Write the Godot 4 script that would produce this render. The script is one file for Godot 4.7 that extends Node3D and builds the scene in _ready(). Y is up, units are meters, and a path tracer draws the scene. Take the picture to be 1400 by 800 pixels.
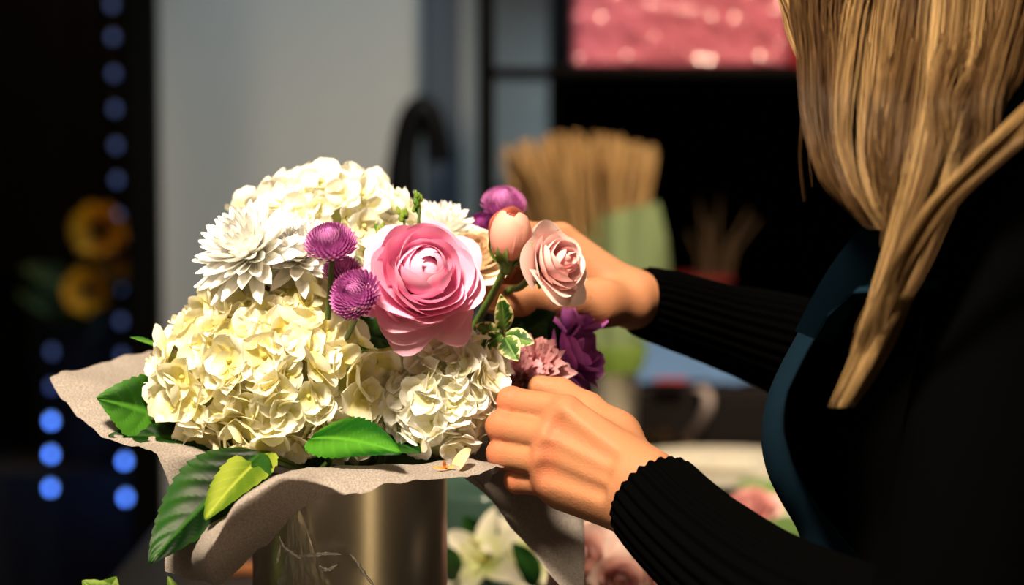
extends Node3D
# A florist's bench: a woman in black sets roses into a bouquet of hydrangeas, ranunculus and mums.

const FOCAL := 2996.0            # focal length in pixels of the 1400 x 800 frame
const PITCH := 5.0
const BENCH := 0.90              # height of the bench top
const WALL_Z := -2.15
const GROUPS := {
	"hydrangea": "hydrangea heads of the bouquet", "chrysanthemum": "white mums of the bouquet", "button_mum": "purple button mums of the bouquet", "carnation": "frilled carnations above the near hand",
	"lisianthus": "purple lisianthus blooms of the bouquet", "hydrangea_leaf": "large leaves of the bouquet", "bud_sprig": "green buds between the top flowers", "sunflower": "sunflowers behind the glass",
	"light_string": "strings of blue lights behind the glass", "lily": "white lilies behind the vase", "cut_leaf": "loose leaves round the lilies", "foliage_tip": "leaf tips at the lower left", "white_tissue": "crumpled tissues on the white tray"}
var cam_pos := Vector3(0, 1.3246, 1.1954)
var cam_basis := Basis.from_euler(Vector3(-deg_to_rad(PITCH), 0, 0))
var rng := RandomNumberGenerator.new()
var M := {}
var used := {}


# ---------------------------------------------------------------- helpers
class Geo:
	var v := PackedVector3Array()
	var c := PackedColorArray()
	var uv := PackedVector2Array()
	var t := PackedInt32Array()

	func patch(pts: PackedVector3Array, w: int, h: int, cols: PackedColorArray, wrap := false) -> void:
		var o := v.size()
		v.append_array(pts)
		c.append_array(cols)
		for j in h:
			for i in w:
				uv.append(Vector2(float(i) / (w - 1), float(j) / (h - 1)))
		for j in h - 1:
			for i in (w if wrap else w - 1):
				var i2 := (i + 1) % w
				var a := o + j * w + i
				var b := o + j * w + i2
				var d := o + (j + 1) * w + i
				var e := o + (j + 1) * w + i2
				t.append_array(PackedInt32Array([a, d, e, a, e, b]))

	func tube(path: Array, radii: Array, sides: int, col: Color, ribs := 0, amp := 0.0, col2 = null) -> void:
		var n := path.size()
		var pts := PackedVector3Array()
		var cols := PackedColorArray()
		var nn := Vector3.ZERO
		for j in n:
			var tg: Vector3 = (path[mini(j + 1, n - 1)] - path[maxi(j - 1, 0)]).normalized()
			if j == 0:
				nn = tg.cross(Vector3.UP if absf(tg.y) < 0.9 else Vector3.RIGHT).normalized()
			nn = (nn - tg * nn.dot(tg)).normalized()
			var bb := tg.cross(nn)
			for i in sides:
				var a := TAU * i / sides
				var r: float = radii[j]
				if ribs:
					r += amp * cos(a * ribs)
				pts.append(path[j] + (nn * cos(a) + bb * sin(a)) * r)
				cols.append(col if col2 == null else col.lerp(col2, float(j) / (n - 1)))
		patch(pts, sides, n, cols, true)

	func cap(p: Vector3, ring: int, sides: int, col: Color, flip := false) -> void:
		var o := v.size()
		v.append(p); c.append(col); uv.append(Vector2.ZERO)
		for i in sides:
			var a := ring + i
			var b := ring + (i + 1) % sides
			t.append_array(PackedInt32Array([o, a, b] if not flip else [o, b, a]))

	func box(lo: Vector3, hi: Vector3, col: Color, bev := 0.0) -> void:
		# a box whose twelve edges are chamfered by bev
		var m := (lo + hi) / 2.0
		var e := (hi - lo) / 2.0
		var b := minf(bev, minf(e.x, minf(e.y, e.z)) * 0.9)
		var corner := {}
		for sx in [-1, 1]:
			for sy in [-1, 1]:
				for sz in [-1, 1]:
					for k in 3:
						var p := Vector3(sx * (e.x - b), sy * (e.y - b), sz * (e.z - b))
						p[k] += [sx, sy, sz][k] * b
						corner[[sx, sy, sz, k]] = m + p
		for k in 3:
			var u := (k + 1) % 3
			var w := (k + 2) % 3
			for s in [-1, 1]:
				var q := []
				for d in [[-1, -1], [1, -1], [1, 1], [-1, 1]]:
					var sg := [0, 0, 0]
					sg[k] = s; sg[u] = d[0]; sg[w] = d[1]
					q.append(corner[[sg[0], sg[1], sg[2], k]])
				quad(q, col, m)
		if b > 0.0:
			for k in 3:
				var u := (k + 1) % 3
				var w := (k + 2) % 3
				for su in [-1, 1]:
					for sw in [-1, 1]:
						var s0 := [0, 0, 0]
						s0[u] = su; s0[w] = sw
						var s1 := s0.duplicate()
						s0[k] = -1; s1[k] = 1
						quad([corner[[s0[0], s0[1], s0[2], u]], corner[[s1[0], s1[1], s1[2], u]], corner[[s1[0], s1[1], s1[2], w]], corner[[s0[0], s0[1], s0[2], w]]], col, m)
			for sx in [-1, 1]:
				for sy in [-1, 1]:
					for sz in [-1, 1]:
						tri(corner[[sx, sy, sz, 0]], corner[[sx, sy, sz, 1]], corner[[sx, sy, sz, 2]], col, m)

	func tri(a: Vector3, b: Vector3, d: Vector3, col: Color, inside: Vector3) -> void:
		var o := v.size()
		for p in [a, b, d]:
			v.append(p); c.append(col); uv.append(Vector2(p.x, p.y))
		if (d - a).cross(b - a).dot(a - inside) > 0.0:
			t.append_array(PackedInt32Array([o, o + 1, o + 2]))
		else:
			t.append_array(PackedInt32Array([o, o + 2, o + 1]))

	func quad(q: Array, col: Color, inside: Vector3) -> void:
		tri(q[0], q[1], q[2], col, inside)
		tri(q[0], q[2], q[3], col, inside)

	func join(g: Geo, x: Transform3D, tint := Color.WHITE) -> void:
		var o := v.size()
		v.append_array(x * g.v)
		for k in g.c:
			c.append(k * tint)
		uv.append_array(g.uv)
		for i in g.t:
			t.append(o + i)

	func mesh(m: Material) -> ArrayMesh:
		var n := PackedVector3Array()
		n.resize(v.size())
		for i in range(0, t.size(), 3):
			var a := v[t[i]]
			var f := (v[t[i + 2]] - a).cross(v[t[i + 1]] - a)
			n[t[i]] += f; n[t[i + 1]] += f; n[t[i + 2]] += f
		for i in n.size():
			n[i] = n[i].normalized() if n[i].length_squared() > 0.0 else Vector3.UP
		var arr := []
		arr.resize(Mesh.ARRAY_MAX)
		arr[Mesh.ARRAY_VERTEX] = v
		arr[Mesh.ARRAY_NORMAL] = n
		arr[Mesh.ARRAY_COLOR] = c
		arr[Mesh.ARRAY_TEX_UV] = uv
		arr[Mesh.ARRAY_INDEX] = t
		var am := ArrayMesh.new()
		am.add_surface_from_arrays(Mesh.PRIMITIVE_TRIANGLES, arr)
		am.surface_set_material(0, m)
		return am


func at(px: float, py: float, d: float) -> Vector3:    # the point at depth d that stands at this place of the photograph
	return cam_pos + cam_basis * Vector3((px - 700.0) / FOCAL * d, -(py - 400.0) / FOCAL * d, -d)


func pts3(list: Array) -> Array:                          # [[px, py, depth], ...] -> points
	var r := []
	for p in list:
		r.append(at(p[0], p[1], p[2]))
	return r


func smooth_path(p: Array, per: int) -> Array:            # Catmull-Rom through the points
	var r := []
	for i in p.size() - 1:
		var a: Vector3 = p[maxi(i - 1, 0)]
		var d: Vector3 = p[mini(i + 2, p.size() - 1)]
		for k in per:
			r.append(p[i].cubic_interpolate(p[i + 1], a, d, float(k) / per))
	r.append(p[-1])
	return r


func smooth_nums(p: Array, per: int) -> Array:
	var r := []
	for i in p.size() - 1:
		for k in per:
			r.append(lerpf(p[i], p[i + 1], float(k) / per))
	r.append(p[-1])
	return r


func numbered(called: String) -> String:
	var n: int = used.get(called, 0)
	used[called] = n + 1
	return called if n == 0 else "%s_%03d" % [called, n]


func thing(called: String, label: String, category: String, where := Vector3.ZERO, group := "") -> Node3D:
	var o := Node3D.new()
	o.name = numbered(called)
	add_child(o)
	o.position = where
	tag(o, label, category, group if group else GROUPS.get(called, ""))
	return o


func tag(o: Node, label: String, category: String, group := "") -> void:
	o.set_meta("label", label)
	o.set_meta("category", category)
	if group:
		o.set_meta("group", group)


func part(called: String, g, parent: Node3D, x := Transform3D.IDENTITY, m: Material = null) -> MeshInstance3D:
	var o := MeshInstance3D.new()
	o.name = called
	o.mesh = g.mesh(m) if g is Geo else g
	o.transform = x
	parent.add_child(o, true)
	return o


func wpart(called: String, g: Geo, parent: Node3D, m: Material) -> MeshInstance3D:   # geometry given in world space
	var inv := parent.transform.affine_inverse()
	g.v = inv * g.v
	return part(called, g, parent, Transform3D.IDENTITY, m)


func struct(called: String, g: Geo, m: Material, label: String, category: String) -> MeshInstance3D:
	var o := part(called, g, self, Transform3D.IDENTITY, m)
	o.set_meta("kind", "structure")
	tag(o, label, category)
	return o


func along(dir: Vector3, roll := 0.0) -> Basis:           # a basis whose y axis points along dir
	var y := dir.normalized()
	var z := y.cross(Vector3.RIGHT if absf(y.x) < 0.9 else Vector3.UP).normalized()
	return Basis(y.cross(z), y, z) * Basis(Vector3.UP, roll)


func facing(y_dir: Vector3, z_hint: Vector3) -> Basis:    # y along y_dir, z as near z_hint as can be
	var y := y_dir.normalized()
	var z := (z_hint - y * z_hint.dot(y)).normalized()
	return Basis(y.cross(z), y, z)


func lin(r: float, g: float, b: float) -> Color:          # an sRGB 0..255 colour as a linear vertex colour
	return Color(r / 255.0, g / 255.0, b / 255.0).srgb_to_linear()


func noise_tex(freq: float, size := 256, kind := FastNoiseLite.TYPE_SIMPLEX_SMOOTH, lo := Color.BLACK, hi := Color.WHITE, sd := 1, oct := 4) -> NoiseTexture2D:
	var n := FastNoiseLite.new()
	n.noise_type = kind
	n.frequency = freq
	n.seed = sd
	n.fractal_octaves = oct
	var t := NoiseTexture2D.new()
	t.width = size
	t.height = size
	t.seamless = true
	t.noise = n
	var r := Gradient.new()
	r.colors = PackedColorArray([lo, hi])
	r.offsets = PackedFloat32Array([0.25, 0.75])
	t.color_ramp = r
	return t


func mat(called: String, rough := 0.6, back := 0.0, col = null, metal := 0.0) -> StandardMaterial3D:
	var m := StandardMaterial3D.new()
	m.resource_name = called
	m.roughness = rough
	m.metallic = metal
	m.cull_mode = BaseMaterial3D.CULL_DISABLED
	if col == null:
		m.vertex_color_use_as_albedo = true
	else:
		m.albedo_color = col
	if back > 0.0:
		m.backlight_enabled = true
		m.backlight = Color(back, back, back).linear_to_srgb()
	M[called] = m
	return m


func relief(m: StandardMaterial3D, tex: Texture2D, cm: float, scale: float) -> void:
	m.heightmap_enabled = true
	m.heightmap_texture = tex
	m.heightmap_scale = cm
	m.uv1_triplanar = true
	m.uv1_scale = Vector3.ONE * scale


func lathe(g: Geo, prof: Array, n: int, col: Color, x := Transform3D.IDENTITY) -> void:   # prof: [radius, height] from outside bottom round to the inside
	var p := PackedVector3Array()
	var cs := PackedColorArray()
	for q in prof:
		for i in n:
			var a := -TAU * i / n
			p.append(x * Vector3(cos(a) * q[0], q[1], sin(a) * q[0]))
			cs.append(col)
	g.patch(p, n, prof.size(), cs, true)


# ---------------------------------------------------------------- rounded bodies: tapered capsules joined by a smooth minimum, meshed as surface nets
func bodied(g: Geo, bones: Array, cell: float, col: Color, grow := 0.0, cut := []) -> void:
	# bones: [a, b, ra, rb, blend]
	var lo := Vector3.INF
	var hi := -Vector3.INF
	for b in bones:
		var m: float = maxf(b[2], b[3]) + grow + cell * 3.0
		lo = lo.min(b[0].min(b[1]) - Vector3.ONE * m)
		hi = hi.max(b[0].max(b[1]) + Vector3.ONE * m)
	var nx := int((hi.x - lo.x) / cell) + 2
	var ny := int((hi.y - lo.y) / cell) + 2
	var nz := int((hi.z - lo.z) / cell) + 2
	var f := PackedFloat32Array()
	f.resize(nx * ny * nz)
	f.fill(1.0)
	for b in bones:
		var a: Vector3 = b[0]
		var ab: Vector3 = b[1] - a
		var l2 := maxf(ab.length_squared(), 1e-9)
		var ra: float = b[2] + grow
		var dr: float = b[3] - b[2]
		var k: float = b[4]
		var cuts: bool = b.size() > 5                     # a sixth entry carves the capsule away
		var m: float = maxf(b[2], b[3]) + grow + k + cell * 2.5
		var p0: Vector3 = (a.min(b[1]) - Vector3.ONE * m - lo) / cell
		var p1: Vector3 = (a.max(b[1]) + Vector3.ONE * m - lo) / cell
		for z in range(maxi(int(p0.z), 0), mini(int(p1.z) + 1, nz)):
			for y in range(maxi(int(p0.y), 0), mini(int(p1.y) + 1, ny)):
				var row := (z * ny + y) * nx
				for x in range(maxi(int(p0.x), 0), mini(int(p1.x) + 1, nx)):
					var q := lo + Vector3(x, y, z) * cell - a
					var h := clampf(q.dot(ab) / l2, 0.0, 1.0)
					var d := (q - ab * h).length() - ra - dr * h
					var e := f[row + x]
					if cuts:
						var wc := k - absf(e + d)
						f[row + x] = maxf(e, -d) + (wc * wc / (4.0 * k) if wc > 0.0 else 0.0)
						continue
					var w := k - absf(d - e)
					f[row + x] = minf(d, e) - (w * w / (4.0 * k) if w > 0.0 else 0.0)
	var id := PackedInt32Array()
	id.resize(nx * ny * nz)
	id.fill(-1)
	var o := [0, 1, nx, nx + 1, nx * ny, nx * ny + 1, nx * ny + nx, nx * ny + nx + 1]
	var off := [Vector3(0, 0, 0), Vector3(1, 0, 0), Vector3(0, 1, 0), Vector3(1, 1, 0), Vector3(0, 0, 1), Vector3(1, 0, 1), Vector3(0, 1, 1), Vector3(1, 1, 1)]
	var edges := [[0, 1], [2, 3], [4, 5], [6, 7], [0, 2], [1, 3], [4, 6], [5, 7], [0, 4], [1, 5], [2, 6], [3, 7]]
	for z in nz - 1:
		for y in ny - 1:
			var row := (z * ny + y) * nx
			for x in nx - 1:
				var i := row + x
				var f0 := f[i]
				if f0 > cell * 2.0 or f0 < -cell * 2.0:
					continue
				var neg := f0 < 0.0
				var mixed := false
				for q in 7:
					if (f[i + o[q + 1]] < 0.0) != neg:
						mixed = true
						break
				if not mixed:
					continue
				var s := Vector3.ZERO
				var n := 0
				for e in edges:
					var fa: float = f[i + o[e[0]]]
					var fb: float = f[i + o[e[1]]]
					if (fa < 0.0) != (fb < 0.0):
						s += off[e[0]].lerp(off[e[1]], fa / (fa - fb))
						n += 1
				id[i] = g.v.size()
				g.v.append(lo + (Vector3(x, y, z) + s / n) * cell)
				g.c.append(col)
				g.uv.append(Vector2.ZERO)
	for z in range(1, nz - 1):
		for y in range(1, ny - 1):
			for x in range(1, nx - 1):
				var i := (z * ny + y) * nx + x
				if id[i] < 0 and absf(f[i]) > cell * 2.0:
					continue
				var neg := f[i] < 0.0
				for ax in 3:
					var step: int = [1, nx, nx * ny][ax]
					if (f[i + step] < 0.0) == neg:
						continue
					var u: int = [nx, nx * ny, 1][ax]
					var w: int = [nx * ny, 1, nx][ax]
					var q := [id[i - u - w], id[i - w], id[i], id[i - u]]
					if q.min() < 0:
						continue
					if cut and not (within(cut, g.v[q[0]]) or within(cut, g.v[q[1]]) or within(cut, g.v[q[2]]) or within(cut, g.v[q[3]])):
						continue
					if cut:
						for k in q:
							g.v[k] = onto(cut, g.v[k])
					if neg:
						g.t.append_array(PackedInt32Array([q[0], q[2], q[1], q[0], q[3], q[2]]))
					else:
						g.t.append_array(PackedInt32Array([q[0], q[1], q[2], q[0], q[2], q[3]]))


func edge_x(edge: Array, q: Vector3) -> float:           # how far right the apron reaches at this height; the far half goes on round the body
	var px := 1330.0
	var py := 400.0 + q.y / q.z * FOCAL
	for i in edge.size() - 1:
		if py >= edge[i][1] and py < edge[i + 1][1] and q.z > -1.235:
			px = lerpf(edge[i][0], edge[i + 1][0], (py - edge[i][1]) / (edge[i + 1][1] - edge[i][1]))
	return (px - 700.0) / FOCAL * -q.z


func onto(edge: Array, p: Vector3) -> Vector3:           # brings a point that is past the hem back to it
	var q := cam_basis.inverse() * (p - cam_pos)
	q.x = minf(q.x, edge_x(edge, q))
	return cam_pos + cam_basis * q


func within(edge: Array, p: Vector3) -> bool:
	var q := cam_basis.inverse() * (p - cam_pos)
	var py := 400.0 + q.y / q.z * FOCAL
	return py > edge[0][1] and py < edge[-1][1] and q.x <= edge_x(edge, q)


# ---------------------------------------------------------------- petals and leaves (grown along +y, face to +z)
func strap(l: float, w: float, lift: float, cup: float, base: Color, tip: Color, pointed := 0.5, nu := 5, nv := 7, twist := 0.0, wave := 0.0, sd := 0.0) -> Geo:
	var g := Geo.new()
	var p := PackedVector3Array()
	var c := PackedColorArray()
	var ang := 0.0
	var y := 0.0
	var z := 0.0
	for j in nv:
		var t := float(j) / (nv - 1)
		var hw := w * 0.5 * pow(maxf(sin(PI * pow(0.04 + 0.955 * t, 0.8)), 0.0), pointed)
		for i in nu:
			var s := 2.0 * i / (nu - 1) - 1.0
			var a := twist * t
			p.append(Vector3(s * hw * cos(a), y, z + cup * hw * (s * s - 0.3) + s * hw * sin(a) + wave * l * t * sin(s * 3.0 + t * 5.0 + sd)))
			c.append(base.lerp(tip, smoothstep(0.0, 0.75, t)))
		ang += lift / (nv - 1)
		y += l / (nv - 1) * cos(ang)
		z += l / (nv - 1) * sin(ang)
	g.patch(p, nu, nv, c)
	return g


func cup_petal(R: float, th0: float, th1: float, tall: float, wide: float, flare: float, drop: float, ruffle: float, waves: float, base: Color, tip: Color, round_off := 0.25, nu := 11, nv := 9, sd := 0.0, edge_out := 0.0) -> Geo:
	# a piece of a bowl that opens along +y; wide is half its angle about the axis
	var g := Geo.new()
	var p := PackedVector3Array()
	var c := PackedColorArray()
	for j in nv:
		var t := float(j) / (nv - 1)
		for i in nu:
			var s := 2.0 * i / (nu - 1) - 1.0
			var tt := t * (1.0 - round_off * s * s + 0.04 * sin(s * 4.0 + sd * 3.0))
			var th := lerpf(th0, th1, tt)
			var r := R * sin(th) + flare * pow(tt, 3.0) + ruffle * pow(tt, 2.5) * sin(s * waves + sd) + edge_out * s * s * tt
			var y := R * (1.0 - cos(th)) * tall - drop * pow(tt, 4.0) + 0.6 * ruffle * pow(tt, 2.5) * cos(s * waves * 1.3 + sd * 2.0)
			var ph := s * wide * (0.5 + 0.5 * minf(1.0, 2.2 * t))
			p.append(Vector3(r * sin(ph), y, r * cos(ph)))
			c.append(base.lerp(tip, smoothstep(0.15, 1.0, tt)))
	g.patch(p, nu, nv, c)
	return g


func leaf(l: float, w: float, lift: float, fold: float, teeth: int, dark: Color, light: Color, rim = null, sd := 0.0, nu := 13, nv := 25, rimw := 0.2) -> Geo:
	var g := Geo.new()
	var p := PackedVector3Array()
	var c := PackedColorArray()
	var ang := 0.0
	var y := 0.0
	var z := 0.0
	for j in nv:
		var t := float(j) / (nv - 1)
		var hw := w * 0.5 * pow(sin(PI * pow(0.015 + 0.98 * t, 0.72)), 0.8)
		var saw := 0.0
		if teeth:
			saw = 0.10 * (fmod(t * teeth, 1.0) - 0.5)
		for i in nu:
			var s := 2.0 * i / (nu - 1) - 1.0
			var a := absf(s)
			var x := s * hw * (1.0 + saw * a * a * a)
			var vein := absf(fmod(t * 7.0 - a * 1.6 + 8.0, 1.0) - 0.5) * 2.0     # 1 on a side vein
			var ridge := smoothstep(0.75, 1.0, vein) if a > 0.02 else 1.0
			var quilt := 0.022 * w * (1.0 - vein * vein) * sin(PI * minf(a * 1.1, 1.0)) + 0.02 * w * sin(t * 9.0 + s * 2.0 + sd) * a
			p.append(Vector3(x, y - saw * 0.02 * l, z + fold * hw * a + quilt))
			var k := dark.lerp(light, clampf(0.25 + 0.35 * sin(s * 3.0 + sd + t * 4.0) + 0.25 * ridge * (1.0 - a * 0.6), 0.0, 1.0))
			if a < 0.06:
				k = dark.lerp(light, 0.9)
			if rim != null:
				var edge := 1.0 - rimw * (1.0 + 0.75 * sin(t * 23.0 + sd + s) + 0.5 * sin(t * 51.0 + sd * 2.0))
				k = k.lerp(rim, smoothstep(edge - 0.05, edge + 0.05, maxf(a, (t - 0.5) * 2.0 * 0.97)))
			c.append(k)
		ang += lift / (nv - 1)
		y += l / (nv - 1) * cos(ang)
		z += l / (nv - 1) * sin(ang)
	g.patch(p, nu, nv, c)
	return g


func leaf_between(called: String, parent: Node3D, base: Vector3, tip: Vector3, face: Vector3, w: float, lift: float, fold: float, teeth: int, dark: Color, light: Color, rim = null, sd := 0.0, m := "leaf") -> MeshInstance3D:
	var l := base.distance_to(tip) * (1.0 + lift * lift / 24.0)
	var nv := 8 * teeth + 1 if teeth else 33
	var g := leaf(l, w, lift, fold, teeth, dark, light, rim, sd, 17, mini(nv, 121))
	var b := facing(tip - base, face) * Basis(Vector3.RIGHT, -lift * 0.5)
	return part(called, g, parent, parent.transform.affine_inverse() * Transform3D(b, base), M[m])


# ---------------------------------------------------------------- the scene
func _ready() -> void:
	rng.seed = 20
	# camera
	var cam := Camera3D.new()
	cam.name = "camera"
	add_child(cam)
	var lens := CameraAttributesPhysical.new()
	lens.frustum_focal_length = 35.0 / (2.0 * 400.0 / FOCAL)
	lens.frustum_focus_distance = 1.19
	lens.frustum_near = 0.05
	lens.frustum_far = 60.0
	lens.exposure_aperture = 7.6
	cam.attributes = lens
	cam.fov = rad_to_deg(2.0 * atan(400.0 / FOCAL))
	cam.transform = Transform3D(cam_basis, cam_pos)
	cam.current = true
	# sky, exposure
	var env := Environment.new()
	env.background_mode = Environment.BG_COLOR
	env.background_color = Color(0.02, 0.022, 0.03)
	env.tonemap_mode = Environment.TONE_MAPPER_LINEAR
	env.tonemap_exposure = 1.0
	env.sdfgi_enabled = true
	env.ssao_enabled = true
	env.ssil_enabled = true
	var we := WorldEnvironment.new()
	we.name = "world"
	we.environment = env
	add_child(we)
	materials()
	# lamps out of view: a warm spot over the bench, a cool spot on the grey wall, a weak warm one over the back counter
	spot("unseen_bench_lamp", "unseen ceiling spot lamp aimed at the bouquet", Vector3(-0.32, 2.30, 0.80), Vector3(-0.02, 1.2, -0.05), Color(1.0, 0.92, 0.80), 6.6, 21.0, 0.13)  # out of view, placed to light flowers and hands from above
	spot("unseen_wall_lamp", "unseen ceiling spot lamp washing the grey wall with cool light", Vector3(0.0, 2.50, -1.0), Vector3(-0.11, 1.35, WALL_Z), Color(0.84, 0.95, 1.0), 1.35, 21.0, 0.08)  # out of view, placed for the cool glow on the grey wall
	spot("unseen_counter_lamp", "unseen ceiling spot lamp placed to light the back counter", Vector3(0.55, 2.50, -0.7), Vector3(0.20, 1.0, -1.1), Color(1.0, 0.90, 0.76), 3.3, 46.0, 0.08)  # out of view, placed to brighten the reeds, tray and counter
	spot("unseen_display_lamp", "small unseen spot lamp placed to light the sunflowers behind the glass", Vector3(-0.85, 2.35, -2.45), Vector3(-0.72, 1.35, -2.35), Color(1.0, 0.86, 0.62), 0.8, 16.0, 0.04)  # out of view, placed to brighten the sunflowers
	panel("added_fill_panel", "added warm fill light panel on the ceiling behind the viewer", Vector3(-0.9, 2.66, 1.7), Vector2(1.2, 0.3), Color(1.0, 0.90, 0.78), 1.1)  # added fill: softens the shadows and brightens what the vase mirrors
	unseen_glow_board()

	setting()
	benches()
	vase_and_paper()
	bouquet()
	florist()
	background()
	loose_things()


func spot(called: String, label: String, p: Vector3, aim: Vector3, col: Color, energy: float, cone: float, size: float) -> void:
	var dir := (aim - p).normalized()
	var l := SpotLight3D.new()
	l.name = called + "_glow"
	l.light_color = col.linear_to_srgb() if false else col
	l.light_energy = energy
	l.spot_range = 12.0
	l.spot_attenuation = 2.0
	l.spot_angle = cone
	l.spot_angle_attenuation = 0.6
	l.light_size = size
	l.shadow_enabled = true
	add_child(l)
	l.transform = Transform3D(Basis.looking_at(dir), p + dir * 0.02)
	var o := thing(called, label, "lamp", p)
	var b := along(-dir)
	var g := Geo.new()
	lathe(g, [[0.0, 0.16], [0.03, 0.158], [0.045, 0.14], [0.052, 0.05], [0.055, -0.01], [0.051, -0.012], [0.048, 0.0]], 24, lin(16, 16, 17), Transform3D(b, Vector3.ZERO))
	for i in g.v.size():
		g.v[i] *= size / 0.048
	part("housing", g, o, Transform3D.IDENTITY, M.lamp_black if M.has("lamp_black") else mat("lamp_black", 0.5))
	var f := Geo.new()
	lathe(f, [[0.0, 0.003], [0.047, 0.002], [0.047, 0.0], [0.0, 0.0]], 24, Color.WHITE, Transform3D(b, Vector3.ZERO))
	var m := mat(called + "_face", 0.4, 0.0, Color(1, 1, 1))
	m.emission_enabled = true
	m.emission = col
	m.emission_energy_multiplier = 4.0
	for i in f.v.size():
		f.v[i] *= size / 0.048
	part("glowing_face", f, o, Transform3D.IDENTITY, m)
	var s := Geo.new()
	s.tube([Vector3(0, 0.05, 0) - dir * 0.1, Vector3(0, 2.7 - p.y + 0.01, 0) - dir * 0.1], [0.008, 0.008], 10, lin(16, 16, 17))
	part("stem", s, o, Transform3D.IDENTITY, M.lamp_black)


func panel(called: String, label: String, p: Vector3, size: Vector2, col: Color, energy: float) -> void:
	var o := thing(called, label, "ceiling light", p)
	var m := mat(called + "_face", 0.4, 0.0, Color(1, 1, 1))
	m.emission_enabled = true
	m.emission = col
	m.emission_energy_multiplier = 1.5
	part("frame", slab(Vector3(-size.x / 2 - 0.02, 0.0, -size.y / 2 - 0.02), Vector3(size.x / 2 + 0.02, 0.04, size.y / 2 + 0.02), lin(200, 200, 200), 0.003), o, Transform3D.IDENTITY, M.matte)
	part("glowing_face", slab(Vector3(-size.x / 2, -0.003, -size.y / 2), Vector3(size.x / 2, 0.002, size.y / 2), Color.WHITE), o, Transform3D.IDENTITY, m)
	var l := AreaLight3D.new()
	l.name = "fill_panel_glow"
	l.area_size = size
	l.light_color = col
	l.light_energy = energy
	l.area_normalize_energy = true
	l.area_range = 12.0
	l.area_attenuation = 2.0
	l.shadow_enabled = true
	o.add_child(l)
	l.transform = Transform3D(Basis(Vector3.RIGHT, -PI / 2), Vector3(0, -0.01, 0))


func unseen_glow_board() -> void:
	# an unseen tall lit panel behind the viewer, placed so the metal vase mirrors a bright band
	var p := Vector3(1.15, 0.35, 2.50)
	var o := thing("unseen_light_board", "unseen tall warm panel behind the viewer, placed for the vase to mirror", "wall light", p)
	var m := mat("unseen_light_board_face", 0.4, 0.0, Color(1, 1, 1))
	m.emission_enabled = true
	m.emission = Color(1.0, 0.86, 0.62)
	m.emission_energy_multiplier = 2.2
	part("frame", slab(Vector3(-0.20, -0.02, 0.0), Vector3(0.20, 1.72, 0.05), lin(30, 30, 30), 0.004), o, Transform3D.IDENTITY, M.matte)
	part("glowing_face", slab(Vector3(-0.18, 0.0, -0.006), Vector3(0.18, 1.70, 0.01), Color.WHITE), o, Transform3D.IDENTITY, m)
	var l := AreaLight3D.new()
	l.name = "unseen_board_glow"
	l.area_size = Vector2(0.36, 1.7)
	l.light_color = Color(1.0, 0.86, 0.62)
	l.light_energy = 0.25
	l.area_normalize_energy = true
	l.area_range = 12.0
	l.area_attenuation = 2.0
	l.shadow_enabled = true
	o.add_child(l)
	l.position = Vector3(0, 0.85, -0.02)


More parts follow.
